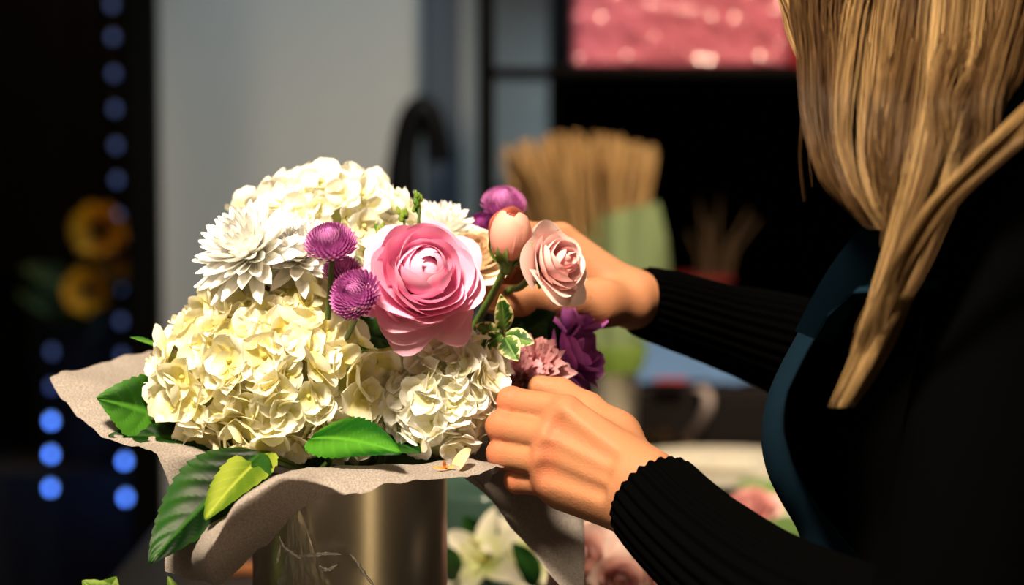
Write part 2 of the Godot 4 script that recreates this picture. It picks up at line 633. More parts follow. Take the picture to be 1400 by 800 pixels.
func materials() -> void:
	var m := mat("wall_paint", 0.85)
	relief(m, noise_tex(0.02), 0.02, 3.0)
	mat("matte", 0.8)
	mat("black_metal", 0.55)
	M.black_metal.metallic_specular = 0.25
	mat("night", 0.9)
	M.night.metallic_specular = 0.1
	m = mat("bench_top", 0.42)
	relief(m, noise_tex(0.03, 256, FastNoiseLite.TYPE_SIMPLEX_SMOOTH, Color.BLACK, Color.WHITE, 4), 0.01, 6.0)
	m = mat("glass", 0.03, 0.0, Color(0.02, 0.03, 0.03, 0.03))
	m.transparency = BaseMaterial3D.TRANSPARENCY_ALPHA
	m.metallic_specular = 0.3
	m = mat("film", 0.26, 0.0, Color(0.95, 0.96, 0.95, 0.34), 0.9)
	m.transparency = BaseMaterial3D.TRANSPARENCY_ALPHA
	m = mat("brushed_metal", 0.33, 0.0, Color(0.86, 0.83, 0.78), 0.85)
	var bt := noise_tex(0.05, 512, FastNoiseLite.TYPE_SIMPLEX, Color(0.88, 0.88, 0.88), Color.WHITE, 7)
	m.roughness_texture = bt
	m.uv1_triplanar = true
	m.uv1_scale = Vector3(40, 3, 40)
	# paper: non-woven, with fibres a little clearer than the ground
	m = mat("wrap", 0.75, 0.75)
	m.albedo_texture = noise_tex(0.09, 512, FastNoiseLite.TYPE_SIMPLEX_SMOOTH, Color(0.74, 0.73, 0.72), Color(1, 1, 1), 11, 3)
	m.uv1_triplanar = true
	m.uv1_scale = Vector3.ONE * 14.0
	m = mat("petal", 0.6, 0.7)
	m = mat("petal_dense", 0.6, 0.4)
	m = mat("leaf", 0.46, 0.22)
	m.metallic_specular = 0.3
	m = mat("stem_green", 0.5)
	m = mat("skin", 0.6)
	m.metallic_specular = 0.38
	m.subsurf_scatter_enabled = true
	m.subsurf_scatter_strength = 0.04
	relief(m, noise_tex(0.06, 512, FastNoiseLite.TYPE_CELLULAR, Color.BLACK, Color.WHITE, 5, 3), 0.010, 24.0)
	m = mat("knit", 0.95, 0.0, Color8(3, 3, 3))
	m.metallic_specular = 0.06
	m = mat("shoe_black", 0.6, 0.0, Color8(12, 11, 11))
	m = mat("denim", 0.9, 0.0, Color8(12, 29, 41))
	m.metallic_specular = 0.1
	m = mat("hair", 0.45, 0.15)
	m.metallic_specular = 0.3
	m = mat("tissue", 0.8, 0.3)
	m = mat("glitter_pink", 0.16)
	relief(m, noise_tex(0.02, 256, FastNoiseLite.TYPE_CELLULAR, Color.BLACK, Color.WHITE, 3, 2), 0.5, 6.0)
	m = mat("green_glass", 0.12)
	m = mat("led", 0.4, 0.0, Color(0.5, 0.7, 1.0))
	m.emission_enabled = true
	m.emission = Color(0.60, 0.77, 0.95)
	m.emission_energy_multiplier = 1.15
	m = mat("led_dim", 0.4, 0.0, Color(0.4, 0.5, 0.9))
	m.emission_enabled = true
	m.emission = Color(0.46, 0.58, 0.86)
	m.emission_energy_multiplier = 0.36


func slab(lo: Vector3, hi: Vector3, col: Color, bev := 0.0) -> Geo:
	var g := Geo.new()
	g.box(lo, hi, col, bev)
	return g


func setting() -> void:
	var grey := lin(176, 174, 170)
	var dark := lin(30, 30, 32)
	struct("floor", slab(Vector3(-2.3, -0.1, -3.2), Vector3(2.5, 0.0, 2.7), lin(52, 48, 45)), M.matte, "dark floor of the flower shop", "floor")
	struct("ceiling", slab(Vector3(-2.3, 2.7, -3.2), Vector3(2.5, 2.8, 2.7), lin(46, 46, 48)), M.wall_paint, "dark ceiling of the flower shop", "ceiling")
	# the back wall stands to the right of the dark glazed opening
	struct("wall_back", slab(Vector3(-0.54, 0, WALL_Z - 0.15), Vector3(2.5, 2.7, WALL_Z), grey), M.wall_paint, "grey painted wall behind the bouquet, lit by a soft cool glow", "wall")
	struct("wall_front", slab(Vector3(-2.3, 0, 2.55), Vector3(2.5, 2.7, 2.7), lin(150, 138, 124)), M.wall_paint, "unseen shop wall behind the viewer, kept pale for the vase to mirror", "wall")  # out of view; pale tone chosen as a reflector for the vase
	struct("wall_left", slab(Vector3(-2.3, 0, -3.2), Vector3(-2.15, 2.7, 2.55), lin(170, 158, 142)), M.wall_paint, "unseen shop wall at the glazed end, kept pale for the vase to mirror", "wall")  # out of view; pale tone chosen to show in the metal vase
	struct("wall_right", slab(Vector3(2.35, 0, -3.2), Vector3(2.5, 2.7, 2.55), lin(38, 37, 37)), M.wall_paint, "dark wall behind the woman's back", "wall")
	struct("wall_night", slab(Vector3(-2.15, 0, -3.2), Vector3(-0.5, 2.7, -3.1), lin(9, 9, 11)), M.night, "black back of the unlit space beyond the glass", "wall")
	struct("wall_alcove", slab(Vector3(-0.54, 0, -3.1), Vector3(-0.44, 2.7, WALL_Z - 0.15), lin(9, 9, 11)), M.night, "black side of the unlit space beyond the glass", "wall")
	# the glazed opening: frame parts and a pane
	var w := thing("window", "tall dark glazed opening with a black frame beside the grey wall", "window")
	w.name = "window_1"
	w.set_meta("kind", "structure")
	var blk := lin(7, 7, 8)
	part("frame_post", slab(Vector3(-0.585, 0, WALL_Z - 0.10), Vector3(-0.535, 2.7, WALL_Z + 0.03), blk, 0.004), w, Transform3D.IDENTITY, M.black_metal)
	part("frame_post", slab(Vector3(-2.15, 0, WALL_Z - 0.10), Vector3(-2.09, 2.7, WALL_Z + 0.03), blk, 0.004), w, Transform3D.IDENTITY, M.black_metal)
	part("frame_sill", slab(Vector3(-2.09, 0, WALL_Z - 0.10), Vector3(-0.585, 0.12, WALL_Z + 0.03), blk, 0.004), w, Transform3D.IDENTITY, M.black_metal)
	part("frame_head", slab(Vector3(-2.09, 2.6, WALL_Z - 0.10), Vector3(-0.585, 2.7, WALL_Z + 0.03), blk, 0.004), w, Transform3D.IDENTITY, M.black_metal)
	part("pane", slab(Vector3(-2.09, 0.12, WALL_Z - 0.045), Vector3(-0.585, 2.6, WALL_Z - 0.04), Color.WHITE), w, Transform3D.IDENTITY, M.glass)
	# a blue-grey strip that runs up the wall by the shelf
	struct("trim_1", slab(Vector3(-0.134, 0, WALL_Z), Vector3(-0.078, 2.7, WALL_Z + 0.035), lin(70, 80, 94), 0.006), M.wall_paint, "narrow blue-grey strip running up the wall beside the shelving", "trim")


func benches() -> void:
	var top := lin(20, 18, 17)
	var o := thing("workbench", "dark florist's bench that carries the vase and bouquet", "table", Vector3(-0.55, 0, 0.0))
	part("table_top", slab(Vector3(-0.75, BENCH - 0.035, -0.52), Vector3(0.66, BENCH, 0.45), top, 0.004), o, Transform3D.IDENTITY, M.bench_top)
	for x in [-0.7, 0.6]:
		for z in [-0.47, 0.4]:
			part("leg", slab(Vector3(x - 0.025, 0, z - 0.025), Vector3(x + 0.025, BENCH - 0.035, z + 0.025), top, 0.003), o, Transform3D.IDENTITY, M.black_metal)
	o = thing("back_counter", "long dark counter in front of the wall, cluttered with florist's supplies", "table", Vector3(0.2, 0, -1.3))
	part("table_top", slab(Vector3(-0.56, BENCH - 0.035, -0.8), Vector3(1.3, BENCH, 0.7), top, 0.004), o, Transform3D.IDENTITY, M.bench_top)
	for x in [-0.52, 1.25]:
		for z in [-0.75, 0.65]:
			part("leg", slab(Vector3(x - 0.025, 0, z - 0.025), Vector3(x + 0.025, BENCH - 0.035, z + 0.025), top, 0.003), o, Transform3D.IDENTITY, M.black_metal)


func vase_and_paper() -> void:
	var foot := at(478, 640, 1.27)
	foot.y = BENCH
	var h := at(478, 636, 1.27).y - BENCH
	var v := thing("metal_vase", "brushed silver metal cylinder vase that holds the bouquet", "vase", foot)
	var g := Geo.new()
	lathe(g, [[0.0, 0.0], [0.054, 0.0], [0.0565, 0.003], [0.0565, h - 0.002], [0.0560, h], [0.0552, h - 0.001], [0.0550, 0.006], [0.0, 0.005]], 72, Color.WHITE)
	part("body", g, v, Transform3D.IDENTITY, M.brushed_metal)
	var wat := Geo.new()
	wat.tube([Vector3(0, h - 0.03, 0), Vector3(0, h - 0.031, 0)], [0.0549, 0.0001], 40, lin(30, 36, 26))
	part("water", wat, v, Transform3D.IDENTITY, M.green_glass)

	# wrapping paper: one big sheet pushed into the vase; rings of points from the rim outwards, going round anticlockwise from the left tip
	var ring := [
		# outer edge            middle                  (px, py, depth)
		[[68, 518, 1.27], [190, 545, 1.27]],
		[[100, 562, 1.24], [215, 580, 1.24]],
		[[145, 600, 1.215], [250, 606, 1.225]],
		[[215, 622, 1.195], [290, 625, 1.215]],
		[[238, 690, 1.195], [300, 650, 1.225]],
		[[225, 778, 1.195], [280, 695, 1.195]],
		[[300, 797, 1.165], [294, 730, 1.130]],
		[[372, 735, 1.165], [328, 684, 1.130]],
		[[438, 676, 1.165], [386, 648, 1.138]],
		[[475, 679, 1.142], [440, 640, 1.172]],
		[[526, 659, 1.150], [510, 636, 1.185]],
		[[612, 655, 1.165], [580, 634, 1.20]],
		[[662, 645, 1.178], [625, 628, 1.215]],
		[[690, 640, 1.205], [640, 630, 1.235]],
		[[662, 672, 1.265], [635, 640, 1.262]],
		[[768, 806, 1.225], [690, 700, 1.262]],
		[[797, 830, 1.230], [735, 700, 1.285]],
		[[798, 705, 1.300], [740, 640, 1.315]],
		[[760, 600, 1.360], [680, 600, 1.330]],
		[[620, 560, 1.420], [590, 590, 1.370]],
		[[470, 540, 1.440], [470, 585, 1.380]],
		[[320, 520, 1.420], [370, 590, 1.360]],
		[[205, 479, 1.355], [290, 560, 1.330]],
		[[120, 500, 1.310], [225, 545, 1.295]],
	]
	var outer := []
	var mid := []
	var n := ring.size()
	for r in ring:
		outer.append(at(r[0][0], r[0][1], r[0][2]))
		mid.append(at(r[1][0], r[1][1], r[1][2]))
	var per := 8
	var cols := n * per
	var rows := 17
	var p := PackedVector3Array()
	var c := PackedColorArray()
	var tint := lin(194, 183, 176)
	var axis := Vector3(foot.x, 0, foot.z)
	var nz := FastNoiseLite.new()
	nz.frequency = 9.0
	nz.seed = 3
	for j in rows:
		var t := float(j) / (rows - 1)
		for i in cols:
			var k := i / per
			var u := float(i % per) / per
			var sharp := 0.45                                   # keeps the corners of the sheet crisp
			var oo: Vector3 = _loop(outer, k, u, sharp)
			var mm: Vector3 = _loop(mid, k, u, 1.0)
			var dir := (mm - axis)
			dir.y = 0
			dir = dir.normalized()
			var inn := axis + dir * 0.0535 + Vector3(0, BENCH + h + 0.002, 0)
			var deep := axis + dir * 0.050 + Vector3(0, BENCH + h - 0.05, 0)
			var q: Vector3
			if t < 0.12:
				q = deep.lerp(inn, t / 0.12)
			else:
				var s := (t - 0.12) / 0.88
				q = inn * ((1 - s) * (1 - 2 * s)) + mm * (4 * s * (1 - s)) + oo * (s * (2 * s - 1))
				q += Vector3(0, 1, 0.4) * 0.004 * s * nz.get_noise_3d(q.x * 5.0, q.y * 5.0, q.z * 5.0)
			p.append(q)
			c.append(tint)
	g = Geo.new()
	g.patch(p, cols, rows, c, true)
	var w := thing("wrapping_paper", "translucent pale non-woven wrapping paper spread as a collar around the bouquet", "wrapping paper", axis + Vector3(0, BENCH + h, 0))
	wpart("sheet", g, w, M.wrap)

	# crumpled clear film round the front of the vase: flat facets with sharp creases
	g = Geo.new()
	var fw := 26
	var fh := 34
	var r := RandomNumberGenerator.new()
	r.seed = 12
	var net := []
	for j in fh:
		for i in fw:
			var s := (float(i) + (r.randf_range(-0.35, 0.35) if i > 0 and i < fw - 1 else 0.0)) / (fw - 1)
			var t := (float(j) + (r.randf_range(-0.35, 0.35) if j > 0 and j < fh - 1 else 0.0)) / (fh - 1)
			var a := lerpf(lerpf(-2.70, -2.05, t), lerpf(-1.15, -1.95, pow(t, 1.2)), s)
			var rad := 0.0600 + 0.010 * sin(PI * s) * (1.0 - t) + r.randf_range(0.0, 0.0045)
			if (i * 7 + j * 3) % 11 == 0:
				rad += 0.004
			net.append(Vector3(axis.x + cos(a) * rad, lerpf(BENCH, BENCH + h - 0.014, t), axis.z - sin(a) * rad))
	for j in fh - 1:
		for i in fw - 1:
			var k := j * fw + i
			var q4 := [net[k], net[k + 1], net[k + fw + 1], net[k + fw]]
			if (i + j) % 2:
				q4 = [q4[1], q4[2], q4[3], q4[0]]
			g.quad(q4, Color.WHITE, axis + Vector3(0, q4[0].y, 0))
	var fo := thing("clear_film", "crumpled clear plastic film wrapped against the front of the metal vase", "plastic film", Vector3(axis.x, BENCH, axis.z))
	wpart("sheet", g, fo, M.film)
	m_glint_fold()
	for k in [[[381, 733, 1.214], [388, 748, 1.212], [398, 756, 1.210], [411, 764, 1.209]], [[407, 761, 1.209], [428, 759, 1.206], [447, 757, 1.205], [466, 758, 1.205]], [[478, 758, 1.205], [487, 768, 1.205], [497, 783, 1.206], [513, 803, 1.207]], [[436, 774, 1.206], [448, 779, 1.205], [461, 772, 1.205]], [[384, 742, 1.213], [380, 762, 1.2135], [378, 770, 1.2135]]]:
		g = Geo.new()
		var kp := smooth_path(pts3(k), 5)
		var kr := []
		for i in kp.size():
			kr.append(0.0003 + 0.0013 * sin(PI * (i + 0.5) / kp.size()) * (0.6 + 0.4 * sin(i * 2.1)))
		g.tube(kp, kr, 6, Color.WHITE)
		wpart("fold", g, fo, M.film_glint_fold)  # pale ridges along the creases stand in for bright glints on the film


func m_glint_fold() -> void:
	var m := mat("film_glint_fold", 0.26, 0.0, Color(0.97, 0.97, 0.95, 0.8), 0.6)  # near-white: the highlights of the creases are put into the colour
	m.transparency = BaseMaterial3D.TRANSPARENCY_ALPHA


func _loop(p: Array, k: int, u: float, soft: float) -> Vector3:
	var n := p.size()
	var a: Vector3 = p[k]
	var b: Vector3 = p[(k + 1) % n]
	return a.lerp(b, u).lerp(a.cubic_interpolate(b, p[(k - 1 + n) % n], p[(k + 2) % n], u), soft)


# ---------------------------------------------------------------- the bouquet
func into_vase(from: Vector3, down: Vector3) -> Array:
	# a stem's path: from under the bloom, bending into the mouth of the vase
	var mouth := at(478, 640, 1.27)
	var foot := mouth + Vector3((mouth.x - from.x) * 0.15, -0.07, (mouth.z - from.z) * 0.15)
	mouth += Vector3(clampf((from.x - mouth.x) * 0.4, -0.038, 0.038), 0.0, clampf((from.z - mouth.z) * 0.4, -0.03, 0.03))
	return smooth_path([from, from + down.normalized() * 0.02, mouth + (from - mouth) * 0.25, mouth, foot], 6)


func stem(parent: Node3D, from: Vector3, down: Vector3, r := 0.0018, col := Color(0.06, 0.12, 0.03)) -> void:
	var p := into_vase(from, down)
	var g := Geo.new()
	var rr := []
	for i in p.size():
		rr.append(r)
	g.tube(p, rr, 8, col)
	wpart("stem", g, parent, M.stem_green)


func floret(kind: int, inner: Color, outer: Color) -> Geo:
	# four broad overlapping sepals round a bead
	var g := Geo.new()
	var r := RandomNumberGenerator.new()
	r.seed = 100 + kind
	for k in 4:
		var l := r.randf_range(0.0098, 0.0122)
		var s := strap(l, l * r.randf_range(1.0, 1.22), r.randf_range(-0.5, 0.5), r.randf_range(0.15, 0.75), inner, outer, 0.40, 7, 7, r.randf_range(-0.25, 0.25), r.randf_range(0.03, 0.09), r.randf() * 6.0)
		var b := Basis(Vector3.UP, TAU * k / 4.0 + r.randf_range(-0.2, 0.2)) * Basis(Vector3.RIGHT, -(PI / 2 - r.randf_range(0.1, 0.5)))
		g.join(s, Transform3D(b, Vector3(0, 0.0005 * (k % 2), 0)))
	var bead := Geo.new()
	lathe(bead, [[0.0, 0.0], [0.0011, 0.0004], [0.0012, 0.0012], [0.0007, 0.002], [0.0, 0.0022]], 8, inner.lerp(lin(190, 190, 90), 0.5))
	g.join(bead, Transform3D.IDENTITY)
	return g


func hydrangea(label: String, centre: Vector3, lobes: Array, count: int, inner: Color, outer: Color, sd: int, size := 1.0) -> void:
	var o := thing("hydrangea", label, "flower", centre)
	var r := RandomNumberGenerator.new()
	r.seed = sd
	var kinds := []
	for k in 7:
		kinds.append(floret(k + sd * 10, inner, outer).mesh(M.petal))
	var core := Geo.new()
	var bones := []
	for l in lobes:
		bones.append([l[0] - centre, l[0] - centre, l[1] * 0.72, l[1] * 0.72, 0.012])
	bodied(core, bones, 0.006, inner.lerp(lin(120, 140, 50), 0.6))
	part("flower_stalks", core, o, Transform3D.IDENTITY, M.petal_dense)
	var made := 0
	for k in count:
		var y := 1.0 - 2.0 * (k + 0.5) / count
		var a := k * 2.399963 + r.randf_range(-0.12, 0.12)
		var d := Vector3(cos(a) * sqrt(1 - y * y), y, sin(a) * sqrt(1 - y * y))
		if d.y < -0.72 or d.z < -0.62:
			continue
		var far := 0.0
		for l in lobes:
			var oc: Vector3 = centre - l[0]
			var bq := oc.dot(d)
			var disc: float = bq * bq - oc.length_squared() + l[1] * l[1]
			if disc > 0.0:
				far = maxf(far, -bq + sqrt(disc))
		if far <= 0.0:
			continue
		far *= r.randf_range(0.90, 1.03)
		var nrm := (d + Vector3(r.randfn(0, 0.36), r.randfn(0, 0.36), r.randfn(0, 0.36))).normalized()
		var sc := size * r.randf_range(0.82, 1.18)
		part("floret", kinds[r.randi() % 7], o, Transform3D(along(nrm, r.randf() * TAU).scaled(Vector3.ONE * sc), d * far))
		made += 1
	stem(o, centre + Vector3(0, -lobes[0][1] * 0.5, 0), Vector3.DOWN, 0.0032)


func mum(label: String, centre: Vector3, axis: Vector3, radius: float, sd: int, base: Color, tip: Color, count := 130) -> void:
	# a daisy mum: strap petals in a spiral, the outer ones long and spread, the inner ones short and upright
	var o := thing("chrysanthemum", label, "flower", centre)
	var r := RandomNumberGenerator.new()
	r.seed = sd
	var kinds := []
	for k in 12:
		var f := float(k) / 11.0                      # 0 outer .. 1 inner
		kinds.append(strap(radius * lerpf(1.0, 0.36, f), radius * lerpf(0.29, 0.14, f), lerpf(0.30, 0.8, f), lerpf(0.45, 0.9, f), base, tip, 0.5, 5, 6, 0.0, 0.01, k).mesh(M.petal_dense))
	var core := Geo.new()
	bodied(core, [[Vector3.ZERO, Vector3.ZERO, radius * 0.2, radius * 0.2, 0.002]], 0.003, base)
	part("flower_base", core, o, Transform3D.IDENTITY, M.petal_dense)
	var b := along(axis)
	for k in count:
		var f := float(k) / count
		var el := lerpf(-0.30, 1.35, pow(f, 0.85)) + r.randf_range(-0.10, 0.10)
		var t := Basis(Vector3.UP, k * 2.399963 + r.randf_range(-0.1, 0.1)) * Basis(Vector3.RIGHT, PI / 2 - el)
		var y := radius * lerpf(-0.08, 0.2, f)
		part("petal", kinds[clampi(int(f * 12.0), 0, 11)], o, Transform3D(b * t * Basis(Vector3.UP, r.randf_range(-0.15, 0.15) + PI), b * Vector3(0, y, 0)))
	stem(o, centre - axis.normalized() * radius * 0.15, -axis)


func pompon(label: String, centre: Vector3, axis: Vector3, radius: float, sd: int, deep: Color, pale: Color, stalk_to = null, tall := 0.7) -> void:
	var o := thing("button_mum", label, "flower", centre, "")
	var r := RandomNumberGenerator.new()
	r.seed = sd
	var s := []
	for k in 4:
		s.append(strap(radius * 0.44, radius * 0.14, 0.75, 0.8, deep, pale.lerp(deep, 0.12 * k), 0.4, 5, 5))
	var g := Geo.new()
	var n := 290
	for k in n:
		var f := float(k) / n
		var el := lerpf(-0.35, 1.5, pow(f, 0.75))
		var a := k * 2.399963
		var d := Vector3(cos(a) * cos(el), sin(el) * tall, sin(a) * cos(el))
		var up := Vector3(d.x, d.y + 0.25, d.z).normalized()
		var x := Transform3D(facing(up, Vector3.UP * 1.0 - d * 0.3), d * radius * 0.62)
		g.join(s[r.randi() % 4], x, Color.WHITE * r.randf_range(0.85, 1.1))
	var pt := part("petals", g, o, Transform3D(along(axis), Vector3.ZERO), M.petal_dense)
	pt.set_meta("kind", "stuff")
	var core := Geo.new()
	bodied(core, [[Vector3.ZERO, Vector3.ZERO, radius * 0.6, radius * 0.6, 0.002]], radius * 0.12, deep)
	part("flower_base", core, o, Transform3D(along(axis).scaled(Vector3(1, tall, 1)), Vector3.ZERO), M.petal_dense)
	if stalk_to != null:
		var g2 := Geo.new()
		var p := smooth_path([centre - axis.normalized() * radius * 0.3, centre.lerp(stalk_to, 0.4) - axis.normalized() * 0.004, stalk_to], 6)
		var rr := []
		for q in p:
			rr.append(0.0016)
		g2.tube(p, rr, 8, lin(70, 92, 40))
		wpart("stem", g2, o, M.stem_green)
	else:
		stem(o, centre - axis.normalized() * radius * 0.3, -axis)


func layered(called: String, label: String, centre: Vector3, axis: Vector3, layers: Array, deep: Color, pale: Color, sd: int, m: Material, waves := 5.0, sepals := true, stalk := true, group := "", loose := 0.05) -> Node3D:
	# layers: [R, th0, th1, tall, half width, flare, drop, ruffle, petals, shade, height, edge_out]
	var o := thing(called, label, "flower", centre, group if group else "roses lying below the near hand and sleeve" if called == "rose" and not label.contains("held") and not label.contains("cream rose") else "")
	var r := RandomNumberGenerator.new()
	r.seed = sd
	var b := along(axis, r.randf() * TAU)
	var turn := 0.0
	for l in layers:
		var kinds := []
		for k in 3:
			var a := deep.lerp(pale, clampf(l[9] - 0.45 + 0.1 * k, 0.0, 1.0))
			var e := deep.lerp(pale, clampf(l[9] + 0.25, 0.0, 1.0))
			kinds.append(cup_petal(l[0] * r.randf_range(0.97, 1.03), l[1], l[2] * r.randf_range(0.95, 1.03), l[3], l[4], l[5] * r.randf_range(0.5, 1.5), l[6] * r.randf_range(0.4, 1.6), l[7], waves * r.randf_range(0.8, 1.2), a, e, 0.26, 13, 11, r.randf() * 6.0, l[11] * r.randf_range(0.3, 1.5)).mesh(m))
		for k in l[8]:
			var tl := Basis.from_euler(Vector3(r.randfn(0, loose), turn + TAU * k / l[8] + r.randf_range(-2.4, 2.4) * loose, r.randfn(0, loose)))
			part("petal", kinds[r.randi() % 3], o, Transform3D(b * tl, b * Vector3(0, l[10], 0)))
		turn += 1.1
	if layers[0][2] > 2.8:                                   # a closed heart
		var heart := Geo.new()
		var hr: float = layers[0][0] * 0.86
		bodied(heart, [[Vector3(0, layers[0][10] + hr * layers[0][3] * 0.9, 0), Vector3(0, layers[0][10] + hr * (layers[0][3] * 2.0 - 0.95), 0), hr, hr * 0.9, 0.001]], 0.0016, deep.lerp(pale, 0.92))
		part("heart", heart, o, Transform3D(b, Vector3.ZERO), m)
	if sepals:
		var sp := strap(0.023, 0.0075, -1.5, 0.4, lin(70, 100, 40), lin(120, 140, 70), 0.6, 5, 8).mesh(M.leaf)
		var low: float = layers[-1][10]
		for k in 5:
			part("sepal", sp, o, Transform3D(b * Basis(Vector3.UP, TAU * k / 5.0) * Basis(Vector3.RIGHT, 1.15 if layers[0][2] > 2.8 else 1.75), b * (Basis(Vector3.UP, TAU * k / 5.0) * Vector3(0, low - 0.001, 0.004))))
		var cx := Geo.new()
		bodied(cx, [[Vector3(0, low - 0.004, 0), Vector3(0, low + 0.002, 0), 0.004, 0.007, 0.002]], 0.0016, lin(84, 112, 50))
		part("calyx", cx, o, Transform3D(b, Vector3.ZERO), M.stem_green)
	if stalk:
		stem(o, centre + b.y * (layers[-1][10] - 0.004), -axis, 0.0022)
	return o


const RANUNCULUS := [
	[0.0112, 0.1, 3.06, 1.05, 1.5, 0, 0, 0.0002, 4, 0.80, 0.007, 0], [0.0130, 0.1, 2.45, 1.08, 1.5, 0, 0, 0.0003, 3, 0.82, 0.005, 0.0002],
	[0.0150, 0.1, 2.12, 1.10, 1.3, 0.0003, 0, 0.0006, 4, 0.76, 0.003, 0.0006], [0.0180, 0.1, 1.86, 1.08, 1.1, 0.001, 0, 0.0009, 4, 0.72, 0.002, 0.0012],
	[0.0208, 0.1, 1.74, 1.04, 1.0, 0.002, 0, 0.0014, 5, 0.76, 0.001, 0.0015], [0.0234, 0.1, 1.60, 0.98, 0.95, 0.004, 0.001, 0.0018, 5, 0.80, 0.0, 0.002],
	[0.0256, 0.1, 1.46, 0.90, 0.88, 0.006, 0.003, 0.0022, 6, 0.84, -0.001, 0.002], [0.0276, 0.1, 1.32, 0.78, 0.82, 0.008, 0.006, 0.0024, 6, 0.88, -0.002, 0.002],
	[0.0290, 0.1, 1.20, 0.66, 0.78, 0.009, 0.008, 0.0024, 6, 0.92, -0.002, 0.002], [0.0280, 0.1, 1.12, 0.52, 0.70, 0.009, 0.009, 0.0024, 6, 0.92, -0.002, 0.002]]
const ROSE := [
	[0.0036, 0.1, 2.5, 2.4, 1.9, 0, 0, 0.0002, 3, 0.30, 0.004, 0], [0.0058, 0.1, 2.1, 1.75, 1.4, 0.0004, 0, 0.0003, 4, 0.35, 0.003, 0.0004],
	[0.0082, 0.1, 1.95, 1.4, 1.2, 0.0008, 0, 0.0004, 4, 0.42, 0.002, 0.0006], [0.0106, 0.1, 1.80, 1.2, 1.1, 0.0014, 0.0004, 0.0005, 5, 0.52, 0.001, 0.001],
	[0.0128, 0.1, 1.68, 1.08, 1.0, 0.0024, 0.001, 0.0006, 5, 0.66, 0.0, 0.0016], [0.0148, 0.1, 1.56, 1.0, 0.95, 0.0046, 0.002, 0.0008, 5, 0.82, -0.001, 0.003],
	[0.0160, 0.1, 1.42, 0.92, 0.9, 0.0075, 0.005, 0.0011, 5, 0.95, -0.002, 0.004]]
const BUD := [
	[0.0066, 0.1, 2.85, 1.9, 1.7, 0, 0, 0.0002, 3, 0.75, 0.003, 0], [0.0090, 0.1, 2.75, 1.55, 1.7, 0, 0, 0.0002, 3, 0.68, 0.001, 0],
	[0.0106, 0.1, 2.74, 1.46, 1.6, 0, 0, 0.0002, 3, 0.62, 0.0, 0.0002], [0.0117, 0.1, 2.66, 1.40, 1.5, 0.0001, 0, 0.0002, 3, 0.58, -0.0005, 0.0004]]
const CARNATION := [
	[0.006, 0.1, 1.8, 1.5, 0.9, 0.002, 0, 0.0014, 5, 0.9, 0.002, 0], [0.009, 0.1, 1.65, 1.3, 0.8, 0.003, 0, 0.0018, 7, 0.8, 0.002, 0],
	[0.012, 0.1, 1.5, 1.15, 0.7, 0.004, 0, 0.0021, 8, 0.7, 0.001, 0], [0.014, 0.1, 1.35, 1.0, 0.6, 0.005, 0.002, 0.0023, 9, 0.65, 0.0, 0], [0.016, 0.1, 1.15, 0.85, 0.55, 0.006, 0.004, 0.0023, 9, 0.6, -0.001, 0]]
const LISIANTHUS := [
	[0.008, 0.1, 2.0, 1.4, 1.1, 0.001, 0, 0.0008, 4, 0.6, 0.002, 0], [0.012, 0.1, 1.75, 1.25, 0.95, 0.003, 0, 0.0014, 5, 0.5, 0.001, 0.001],
	[0.016, 0.1, 1.55, 1.1, 0.9, 0.005, 0.002, 0.0020, 5, 0.6, 0.0, 0.002], [0.018, 0.1, 1.35, 0.95, 0.85, 0.006, 0.005, 0.0022, 5, 0.7, -0.002, 0.002]]


func leafy(label: String, base: Array, tip: Array, face: Vector3, w: float, lift: float, fold: float, dark: Color, light: Color, sd := 0.0, teeth := 14) -> void:
	# one big leaf with its petiole running back into the vase
	var b := at(base[0], base[1], base[2])
	var t := at(tip[0], tip[1], tip[2])
	var o := thing("hydrangea_leaf", label, "leaf", b)
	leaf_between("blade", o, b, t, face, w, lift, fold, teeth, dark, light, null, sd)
	var mouth := at(478, 640, 1.27)
	var g := Geo.new()
	var p := smooth_path([b + (t - b) * 0.02, b.lerp(mouth, 0.55) - Vector3(0, 0.006, 0), mouth + (b - mouth) * 0.15, mouth - Vector3(0, 0.06, 0)], 6)
	var rr := []
	for i in p.size():
		rr.append(0.0013)
	g.tube(p, rr, 8, lin(80, 104, 44))
	wpart("petiole", g, o, M.stem_green)


func scaled_layers(layers: Array, size: float) -> Array:
	var l := []
	for k in layers:
		var q: Array = k.duplicate()
		for i in [0, 5, 6, 7, 10, 11]:
			q[i] *= size
		l.append(q)
	return l


